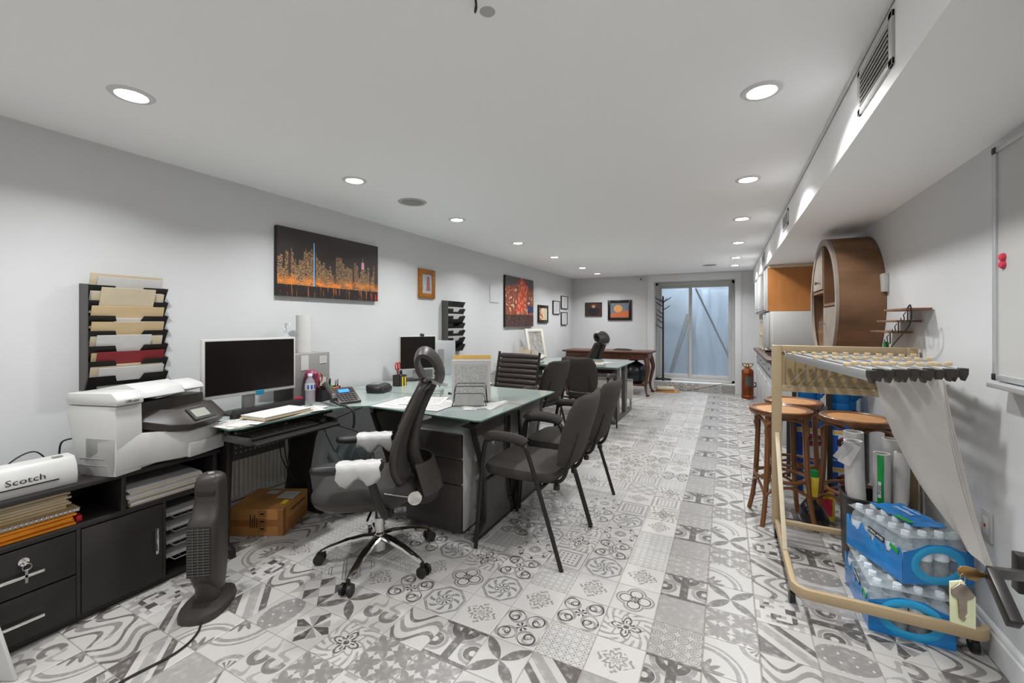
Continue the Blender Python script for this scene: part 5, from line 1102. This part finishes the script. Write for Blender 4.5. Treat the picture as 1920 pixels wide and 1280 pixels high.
# ---- whiteboard
y1w, z1w = ax(1875, 278, XR).y, ax(1875, 278, XR).z; z0w = ax(1877, 712, XR).z
t = thing('whiteboard', 'whiteboard with aluminium frame and black corners on the right wall', 'whiteboard', (XR-.002, y1w, z0w)); Lw = 1.2; hw = z1w-z0w
MB().bb(-.012, 0, -Lw, 0, 0, hw).build('panel', 'white_plastic', t)
f = MB(); MB().bb(-.02, 0, -.022, 0, 0, hw).build('frame_side', 'alu', t, bev=.002); MB().bb(-.02, 0, -Lw, -.022, hw-.022, hw).build('frame_top', 'alu', t, bev=.002); MB().bb(-.02, 0, -Lw, -.022, 0, .022).build('frame_bottom', 'alu', t, bev=.002); MB().bb(-.06, 0, -Lw+.1, -.06, -.022, -.004).build('pen_tray', 'alu', t, bev=.002)
for z in (0, hw): MB().box((-.011, -.011, z+(.011 if z == 0 else -.011)), (.024, .026, .026)).build('corner_cap', 'black_plastic', t, bev=.004)
for v_ in (482, 496): o = MB().lathe([(0, -.012), (.012, -.01), (.0155, -.003), (.0155, 0), (0, 0)], 16, (0, 0, 0), 'x').build('magnet', 'pink_red'); q = ax(1881, v_, XR-.016); o.location = (XR-.015, q.y, q.z); tag(o, 'round pink magnet at the edge of the whiteboard', 'magnet', 'magnets on the whiteboard')
p = ax(1853, 985, XR); t = thing('wall_outlet', 'white wall outlet plate low on the right wall', 'outlet', (XR, p.y, p.z)); MB().bb(-.007, 0, -.037, .037, -.06, .06).build('plate', 'white_plastic', t, bev=.003); MB().bb(-.01, -.007, -.017, .017, -.034, .034).build('insert', 'trim_white', t, bev=.001); MB().bb(-.0115, -.01, -.006, .006, -.006, .006).build('button', 'red', t)
# ---- blueprint rack
t = thing('plan_rack', 'beige rolling plan rack with back panel and curved base rail', 'rack', (0, 0, 0)); XA, XZ, YA, YC = .275, .895, 3.03, 2.275
MB().bb(XA-.025, XA+.025, YA-.02, YA+.02, .09, 1.165).build('post', 'beige_metal', t, bev=.004); MB().bb(XZ-.025, XZ+.025, YA-.02, YA+.02, .09, 1.165).build('post', 'beige_metal', t, bev=.004)
MB().bb(XA+.025, XZ-.025, YA-.022, YA+.018, 1.125, 1.165).build('top_bar', 'beige_metal', t, bev=.003); MB().bb(XA+.025, XZ-.025, YA-.006, YA+.006, .93, 1.125).build('back_panel', 'beige_panel', t); MB().bb(XA+.025, XZ-.025, YA-.018, YA+.014, .89, .93).build('lower_bar', 'beige_metal', t, bev=.003)
path = [(XA, YA, .10), (XA, 2.7, .10), (XA, YC+.08, .10)]+[(XA+.06-.06*math.cos(math.radians(a)), YC+.06-.06*math.sin(math.radians(a)), .10) for a in (20, 45, 70, 90)]+[(.5, YC, .10), (.70, YC, .10)]+[(XZ-.035+.045*math.sin(math.radians(a)), YC+.045-.045*math.cos(math.radians(a)), .10) for a in (0, 30, 60, 90)]
br = MB(); rings = []
pts = [Vector(p_) for p_ in path]
for i, p_ in enumerate(pts):
    d_ = (pts[min(i+1, len(pts)-1)]-pts[max(i-1, 0)]).normalized(); n_ = Vector((d_.y, -d_.x, 0)); rings.append([p_+n_*.012+Vector((0, 0, .022)), p_-n_*.012+Vector((0, 0, .022)), p_-n_*.012-Vector((0, 0, .022)), p_+n_*.012-Vector((0, 0, .022))])
br.loft(rings); br.build('base_rail', 'beige_metal', t, bev=.003)
MB().bb(XA, XZ, YA-.012, YA+.012, .085, .115).build('rear_rail', 'beige_metal', t, bev=.003); MB().beam((XA, YA-.02, .64), (XA, 2.62, .12), .022, .014).build('brace', 'manila_pale', t, bev=.002)
for x, y in ((XA+.0, YC+.09), (XZ-.02, YC+.05), (XA, YA), (XZ, YA)):
    MB().cyl((x-.011, y, .030), (x+.011, y, .030), .030, n=16).build('caster', 'black_plastic', t); MB().bb(x-.016, x+.016, y-.012, y+.012, .04, .08).build('caster_fork', 'steel', t)
NC = 12
for i in range(NC):
    f = i/(NC-1); x0 = XA+.04+f*(XZ-XA-.08)
    MB().tube([(x0, YA-.024, 1.135), (x0, YA-.034, 1.12), (x0, YA-.034, .95), (x0+.008, YA-.034, .938), (x0+.02, YA-.034, .936), (x0+.15, YA-.06, 1.095)], .0024, 6).build('hanger_wire', 'steel', t)
    c = thing('plan_clamp', 'aluminium plan clamp with black end cap hung on the beige rack', 'clamp', (0, 0, 0), 0, 'plan clamps on the beige rack')
    A_ = Vector((x0+.005, YA-.09, 1.112+.003*(i % 2))); B_ = Vector((.487+f*.335, 2.05+.21*f+.014*((i*5) % 3), 1.103+.004*(i % 2))); d_ = (B_-A_).normalized(); n_ = Vector((-d_.y, d_.x, 0)).normalized()
    prof = [(-.0095, .014), (.0095, .014), (.009, -.004), (.002, -.024), (-.002, -.024), (-.009, -.004)]
    MB().loft([[p_+n_*a+Vector((0, 0, b)) for a, b in prof] for p_ in (A_, B_)]).build('channel', 'alu', c)
    MB().loft([[p_+n_*a*1.3+Vector((0, 0, b*1.25)) for a, b in prof] for p_ in (B_-d_*.002, B_+d_*.028)]).build('end_cap', 'dark_plastic', c)
    for k in (.12, .45, .8):
        p_ = A_.lerp(B_, k); MB().box((p_.x, p_.y, p_.z+.021), (.018, .032, .014), (0, 0, math.atan2(n_.y, n_.x))).build('clip', 'manila', c, bev=.002)
# hanging drawing sheets: near edge is thick, lower end swings to the wall
LE = [(1640, 705), (1655, 770), (1685, 835), (1722, 900), (1765, 960), (1800, 1005)]; RE = [(1768, 712), (1778, 790), (1792, 860), (1808, 930), (1826, 995), (1847, 1062)]
le = [ay(u_, v_, y_) for (u_, v_), y_ in zip(LE, (2.46, 2.46, 2.45, 2.43, 2.40, 2.37))]; re = [ax(u_, v_, x_) for (u_, v_), x_ in zip(RE, (.735, .765, .80, .84, .875, .90))]
le = smooth(le, 4); re = smooth(re, 4); nn_ = len(le)
for s_ in range(4):
    off = Vector((.006*s_, -.002*s_, 0)); g = MB()
    def sh(a, b):
        k = min(nn_-1, int(round(b*(nn_-1)))); p_ = le[k].lerp(re[k], a)+off*(.3+b*1.1); return p_+Vector((-.02*math.sin(a*PI)*(1-b*.5)+.004*math.sin(a*9+b*6+s_), 0, 0))
    g.grid(sh, 12, nn_-1); o = g.build('drawing_sheet', 'drawing_paper', solid=.0015, ang=70); tag(o, 'big white drawing sheet hanging from the plan clamps down to the wall', 'drawing', 'drawings on the plan clamps')
# ---- bar stools
def stool(lab, x, y, rz):
    t = thing('bar_stool', lab, 'stool', (x, y, 0), rz, 'bentwood bar stools'); zt = .735; t.scale = (.95, .95, 1)
    b = MB(); b.lathe([(.15, zt-.035), (.186, zt-.035), (.194, zt-.02), (.192, zt-.004), (.186, zt), (.176, zt), (.17, zt-.006), (.15, zt-.006), (.15, zt-.035)], 40); b.build('seat_ring', 'bentwood', t, ang=40)
    b = MB(); b.lathe([(0, zt-.014), (.08, zt-.012), (.176, zt-.006), (.176, zt-.02), (0, zt-.022)], 40); b.build('seat_board', 'stool_seat', t)
    for k in range(4):
        a = PI/4+PI/2*k; c, s = math.cos(a), math.sin(a)
        l = MB().tube(smooth([(c*.155, s*.155, zt-.035), (c*.16, s*.16, .55), (c*.175, s*.175, .28), (c*.20, s*.20, .10), (c*.225, s*.225, 0)], 4), [.017]*9+[.015]*8, 10).build('leg', 'bentwood', t)
        a2 = a+PI/2; p0, p1 = Vector((math.cos(a), math.sin(a), 0)), Vector((math.cos(a2), math.sin(a2), 0)); m = (p0+p1).normalized()
        MB().tube(smooth([p0*.165+Vector((0, 0, zt-.19)), p0*.165+m*.01+Vector((0, 0, zt-.09)), m*.15+Vector((0, 0, zt-.045)), p1*.165+m*.01+Vector((0, 0, zt-.09)), p1*.165+Vector((0, 0, zt-.19))], 5), .010, 8).build('bow', 'bentwood', t)
        MB().tube(smooth([p0*.185+Vector((0, 0, .10)), p0*.18+m*.012+Vector((0, 0, .20)), m*.145+Vector((0, 0, .255)), p1*.18+m*.012+Vector((0, 0, .20)), p1*.185+Vector((0, 0, .10))], 5), .009, 8).build('lower_bow', 'bentwood', t)
    MB().tube([(.158*math.cos(2*PI*i/28), .158*math.sin(2*PI*i/28), .29) for i in range(28)], .011, 8, closed=True).build('foot_ring', 'bentwood', t)
stool('bentwood bar stool beside the left post of the beige rack', .325, 3.33, .2); stool('bentwood bar stool between the beige rack panel and the right wall', .70, 3.235, .5); stool('bentwood bar stool standing behind the other stools by the black console', .44, 3.715, .1)
# ---- black console with jugs, cartons below
t = thing('console', 'black metal console behind the bar stools carrying blue jugs', 'console', (0, 0, 0)); MB().bb(.46, .915, 3.93, 4.30, .595, .615).build('top', 'matte_black', t)
for x in (.475, .70, .90):
    for y in (3.945, 4.285): MB().bb(x-.014, x+.014, y-.014, y+.014, 0, .595 if x > .8 or y > 4 else .95).build('leg', 'matte_black', t)
def jug(x, y, lab, m='jug_blue'):
    t = thing('water_jug', lab, 'jug', (x, y, .616), 0, 'blue water jugs'); b = MB(); b.lathe([(0, 0), (.062, 0), (.068, .01), (.068, .07), (.064, .08), (.068, .09), (.068, .17), (.05, .21), (.022, .235), (.022, .255), (0, .255)], 22); b.build('body', m, t); b = MB(); b.lathe([(.024, .245), (.025, .275), (0, .278)], 14); b.build('cap', 'label_blue', t); b = MB(); b.tube(smooth([(.05, -.03, .2), (.085, -.05, .18), (.085, -.05, .12), (.06, -.035, .10)], 4), .008, 8); b.build('handle', m, t)
jug(.575, 4.05, 'blue water jug on the black console beside the left post'); jug(.785, 4.02, 'blue water jug on the black console next to the white wall'); jug(.615, 4.205, 'blue water jug at the rear of the black console'); jug(.845, 4.19, 'blue water jug touching the wall on the black console')
def clorox(x0, x1, y, z0, z1, lab, words):
    t = thing('bleach_carton', lab, 'carton', (x0, y, z0)); w, h = x1-x0, z1-z0
    MB().bb(0, w, 0, .22, 0, h).build('box', 'box_white', t, bev=.002); MB().bb(0, w, -.0015, 0, h*.8, h-.004).build('top_band', 'clorox_blue', t); MB().bb(.01, w-.01, -.002, 0, h*.70, h*.78).build('orange_band', 'yellow_paper', t); MB().bb(0, w*.22, -.0015, 0, 0, h*.66).build('side_band', 'clorox_blue', t)
    cx, cz = w*.58, h*.47; e = lambda a, b, y_, n, m: MB().prism([(cx+a*math.cos(2*PI*k/24), cz+b*math.sin(2*PI*k/24)*(1 if abs(math.cos(2*PI*k/24)) < .9 else .8)) for k in range(24)], y_, 0, 'xz').build(n, m, t)
    e(w*.42, h*.17, -.0025, 'logo_edge', 'clorox_blue'); e(w*.40, h*.145, -.003, 'logo_ring', 'red'); MB().bb(cx-w*.40, cx+w*.40, -.0036, -.002, cz-h*.075, cz+h*.075).build('logo_bar', 'ink', t); text('lettering', words, h*.115, 'cap_white', t, (cx, -.0042, cz), (PI/2, 0, 0), .0004, w/.26)
clorox(.49, .675, 3.70+.25, .0, .27, 'white and blue bleach carton on the floor under the console left side', 'CLOROX'); clorox(.49, .675, 3.955, .272, .55, 'white and blue bleach carton stacked upon another behind the stools', 'CLOROX'); clorox(.715, .885, 3.955, .0, .27, 'white and blue bleach carton on the floor near the right wall', 'CLOROX'); clorox(.715, .885, 3.955, .272, .55, 'white and blue bleach carton stacked near the right wall', 'CLOROX')
t = thing('cleaner_jug', 'yellow cleaner jug with teal cap standing between the stools', 'jug', (.56, 3.47, 0)); b = MB(); b.loft([rr(0, 0, .15, .10, 0, 4), rr(0, 0, .16, .11, .02, 4), rr(0, 0, .16, .11, .17, 4), rr(-.02, 0, .09, .07, .25, 3), rr(-.03, 0, .045, .045, .27, 2)]); b.build('body', 'yellow', t); b = MB(); b.lathe([(.026, 0), (.026, .04), (0, .042)], 14, (-.03, 0, .27)); b.build('cap', 'green', t); MB().bb(-.06, .06, -.057, -.054, .04, .15).build('label', 'pink_red', t)
o = MB(); rg = random.Random(4); o.loft([rr(0, 0, .10, .12, 0, 2.2), rr(.01, 0, .16, .17, .05, 2.2), rr(-.01, 0, .13, .13, .12, 2.2), rr(0, .01, .06, .06, .17, 2.2)]); bb_ = o.build('black_bag', 'bag_black', ang=60); place(bb_, (.50, 3.30, 0), .4); tag(bb_, 'crumpled black plastic bag on the floor between the stool legs', 'bag')
# ---- bin with paper rolls
t = thing('wastebasket', 'tall dark wastebasket filled with white paper rolls', 'bin', (.70, 2.885, 0)); b = MB(); b.loft([rr(0, 0, .25, .20, 0, 5), rr(0, 0, .27, .22, .37, 5), rr(0, 0, .285, .235, .378, 5), rr(0, 0, .285, .235, .386, 5), rr(0, 0, .262, .212, .386, 5), rr(0, 0, .262, .212, .37, 5), rr(0, 0, .24, .19, .01, 5)]); b.build('bin', 'dark_plastic', t)
for i, (dx, dy, r, h, tx, ty, lab) in enumerate(((-.06, -.05, .040, .66, .0, -.055, 'white paper roll with a paper flap over its rim'), (.022, -.055, .036, .61, .0, .0, 'white paper roll with a green printed band in the bin'), (.09, -.05, .032, .62, -.02, .03, 'plastic wrapped paper roll near the wall in the bin'), (-.055, .05, .045, .69, 0, -.03, 'tall white paper roll at the back of the bin'), (.055, .05, .042, .67, 0, .05, 'white paper roll at the back of the bin near the wall'))):
    q = thing('paper_roll', lab, 'paper roll', (.70+dx, 2.885+dy*.9, .015)); q.rotation_euler = (tx, ty, 0); b = MB(); b.lathe([(r*.55, 0), (r, 0), (r, h), (r*.8, h), (r*.78, h-.02), (r*.55, h-.03), (r*.55, 0)], 24); b.build('roll', 'paper' if i != 2 else 'drawing_paper', q); b = MB(); b.lathe([(r*.45, h-.005), (r*.45, h-.06), (r*.40, h-.06), (r*.40, h-.005)], 16); b.build('inner_turn', 'paper_grey', q)
    if i == 1:
        g = MB(); g.grid(lambda a, c: ((r+.001)*math.sin(-.75+a*.75), -(r+.001)*math.cos(-.75+a*.75), .34+c*(h-.345)), 5, 2); gb = g.build('green_band', 'green', q)
        MB().box((-.0185, -.0385, .43), (.002, .013, .082), (0, 0, PI/2-.42)).build('badge', 'cap_white', gb); text('lettering', 'Print', .024, 'ink', gb, (-.0192, -.0402, .43), (PI/2, -PI/2, -.42), .0003)
    if i == 0: MB().box((-.03, -.049, h-.06), (.055, .002, .12), (.0, .45, -.2)).build('flap', 'paper', q); MB().box((-.055, -.045, h-.05), (.04, .002, .10), (.0, .6, -.3)).build('flap', 'paper_grey', q)
# ---- water packs
def water_pack(lab, loc, rz, nx, ny, top):
    t = thing('water_pack', lab, 'water pack', loc, rz, 'shrink-wrapped water packs'); p = .0665; W_, L_ = nx*p, ny*p
    for i in range(nx):
        for j in range(ny):
            o = link('bottle', BME, t, (p*(i+.5), p*(j+.5), .0)); link('cap', CME, o); link('bottle_label', LME, o)
    e = .003
    f = holed([(-e, 0), (W_+e, 0), (W_+e, .135), (W_*.8, .15), (W_*.5, .165), (W_*.2, .15), (-e, .135)], [], .002); 
    b_ = bmesh.new(); n = 28; outer = [(-e, .0), (W_+e, .0), (W_+e, .13), (W_*.82, .145), (W_*.65, .165), (W_*.35, .165), (W_*.18, .145), (-e, .13)]
    es = []
    for lp in (outer, [(W_*.5+W_*.29*math.cos(2*PI*k/n), .082+.052*math.sin(2*PI*k/n)) for k in range(n)]):
        vs_ = [b_.verts.new((q[0], 0, q[1])) for q in lp]; es += [b_.edges.new((vs_[k], vs_[(k+1) % len(vs_)])) for k in range(len(vs_))]
    bmesh.ops.triangle_fill(b_, edges=es, use_beauty=True); b_.verts.index_update(); g = MB(); g.v = [tuple(v.co) for v in b_.verts]; g.f = [tuple(v.index for v in q.verts) for q in b_.faces]; b_.free()
    o = g.build('end_film', 'pack_blue', t, solid=.0012); o.location = (0, -e, 0)
    MB().tube([(W_*.5+W_*.34*math.cos(2*PI*k/n), -e-.002, .082+.066*math.sin(2*PI*k/n)) for k in range(n)], .016, 6, closed=True, asp=.2, up=(0, 1, 0)).build('carry_opening', 'pack_cyan', t)
    wv = lambda a: .118+.022*math.sin(a*21)+.01*math.sin(a*47)
    g = MB(); g.grid(lambda a, c: (-e-.001-.004*abs(math.sin(a*PI*ny))*(1-c*.3)*0-.0, a*L_, c*wv(a)), 36, 2); g.build('side_film', 'pack_blue', t, solid=.001)
    g = MB(); g.grid(lambda a, c: (W_+e, a*L_, c*wv(a+.3)), 36, 2); g.build('side_film', 'pack_blue', t, solid=.001)
    g = MB(); g.grid(lambda a, c: (a*W_, L_+e, c*wv(a)), 20, 2); g.build('side_film', 'pack_blue', t, solid=.001)
    bump_ = lambda x, y: .206-.02*(1-abs(math.sin(PI*x/p))*abs(math.sin(PI*y/p)))
    g = MB(); g.grid(lambda a, c: (a*W_, c*L_, bump_(a*W_, c*L_)+.003), nx*5, ny*5); g.build('clear_film', 'film', t, ang=70)
    if top:
        g = MB(); g.grid(lambda a, c: (W_*(.34+.54*a), L_*(.22+.72*c), bump_(W_*(.34+.54*a), L_*(.22+.72*c))*.35+.2105*.65+.003), 14, 16); tp = g.build('top_sheet', 'pack_blue', t, solid=.001, ang=70)
        MB().box((W_*.36, L_*.36, .217), (.022, .075, .002), (0, 0, .12)).build('green_tag', 'green', tp); text('lettering', 'purified', .03, 'cap_white', tp, (W_*.62, L_*.62, .2185), (0, 0, -PI/2), .0003)
        for k in range(3): MB().box((W_*.76, L_*(.55+.1*k), .2165), (.004, .028, .001)).build('print', 'cap_white', tp)
    MB().box((-e-.003, L_*.42, .135), (.002, .095, .024), (.12, 0, 0)).build('brand_label', 'ink', t); text('lettering', 'KIRKLAND', .018, 'cap_white', t, (-e-.0048, L_*.42, .135), (PI/2, .12, -PI/2), .0003); text('lettering', 'purified', .034, 'pack_cyan', t, (-e-.0022, L_*.45, .085), (PI/2, 0, -PI/2), .0003)
    MB().box((-e-.003, L_*.12, .125), (.002, .045, .018), (.3, 0, 0)).build('green_tag', 'green', t)
water_pack('lower shrink-wrapped pack of water bottles standing on the tiles', (.545, 2.298, .0), 0, 4, 6, False)
water_pack('upper shrink-wrapped pack of water bottles resting askew on another pack', (.662, 2.325, .2135), math.radians(22), 4, 5, True)
# ---- open door at the right edge with lever handle and key
d2 = bpy.data.objects.new('door_2', None); COL.objects.link(d2); struct(d2); d2['label'] = 'white door standing open at the right with a black lever handle'
zc = .62; pw = lambda xc, z_, zz: Vector((xc*_R.x+z_*_F.x, xc*_R.y+z_*_F.y, zz))
E0 = pw(.725*1.245, .725, 0); dirv = (pw(1.30, .42, 0)-E0).normalized(); nrm = Vector((-dirv.y, dirv.x, 0)); 
if nrm.dot(Vector((-1, 0, 0))) < 0: nrm = -nrm
f_ = MB(); a0, a1 = E0, E0+dirv*.76; q_ = [a0, a1, a1-nrm*.04, a0-nrm*.04]; f_.add([(v.x, v.y, .01) for v in q_]+[(v.x, v.y, 2.0) for v in q_], [(0, 1, 2, 3), (4, 7, 6, 5), (0, 4, 5, 1), (1, 5, 6, 2), (2, 6, 7, 3), (3, 7, 4, 0)]); f_.build('door_leaf', 'trim_white', d2, bev=.002)
def sp_(u, v, z_): return _C+ray(u, v)*z_
hb = E0+dirv*.06
pl2 = MB(); c_ = hb+Vector((0, 0, .955)); 
hnd = MB(); hnd.beam(sp_(1930, 1080, .64), sp_(1857, 1072, .60), .012, .014); hnd.beam(sp_(1858, 1070, .60), sp_(1904, 1172, .55), .014, .018); ho = hnd.build('lever_handle', 'black_metal', d2, bev=.002); 
MB().beam(sp_(1928, 1112, .66), sp_(1928, 1040, .66), .02, .03).build('handle_neck', 'black_metal', d2, bev=.002)
# keys hang from the handle end
t = thing('door_keys', 'brass key in the black door handle with a tagged spare key', 'keys', sp_(1822, 1076, .60), 0)
def plate(name, uv_, dep, th_, m, par):
    P0 = [sp_(u, v, dep)-par.location for u, v in uv_]; n_ = len(P0); back = [p_+_F*th_ for p_ in P0]; b = MB(); b.add(P0+back, [tuple(range(n_)), tuple(range(2*n_-1, n_-1, -1))]+[(i, (i+1) % n_, (i+1) % n_+n_, i+n_) for i in range(n_)]); return b.build(name, m, par, bev=.0004)
plate('key', [(1797, 1068), (1802, 1062), (1815, 1062), (1832, 1067), (1838, 1072), (1852, 1077), (1852, 1083), (1838, 1083), (1833, 1090), (1818, 1087), (1812, 1084), (1803, 1082), (1798, 1076)], .60, .0022, 'key_brass', t)
MB().tube([sp_(1805+5*math.cos(a/8*2*PI), 1084+9*math.sin(a/8*2*PI), .597)-t.location for a in range(8)], .0007, 6, closed=True).build('split_ring', 'steel', t)
tg = plate('tag', [(1782, 1090), (1805, 1088), (1830, 1120), (1830, 1180), (1783, 1166)], .593, .002, 'tag_clear', t)
plate('spare_key', [(1785, 1112), (1786, 1104), (1800, 1094), (1812, 1097), (1828, 1116), (1826, 1122), (1814, 1126), (1814, 1150), (1810, 1156), (1813, 1160), (1808, 1166), (1801, 1160), (1798, 1124), (1788, 1118)], .590, .0018, 'key_silver', t)
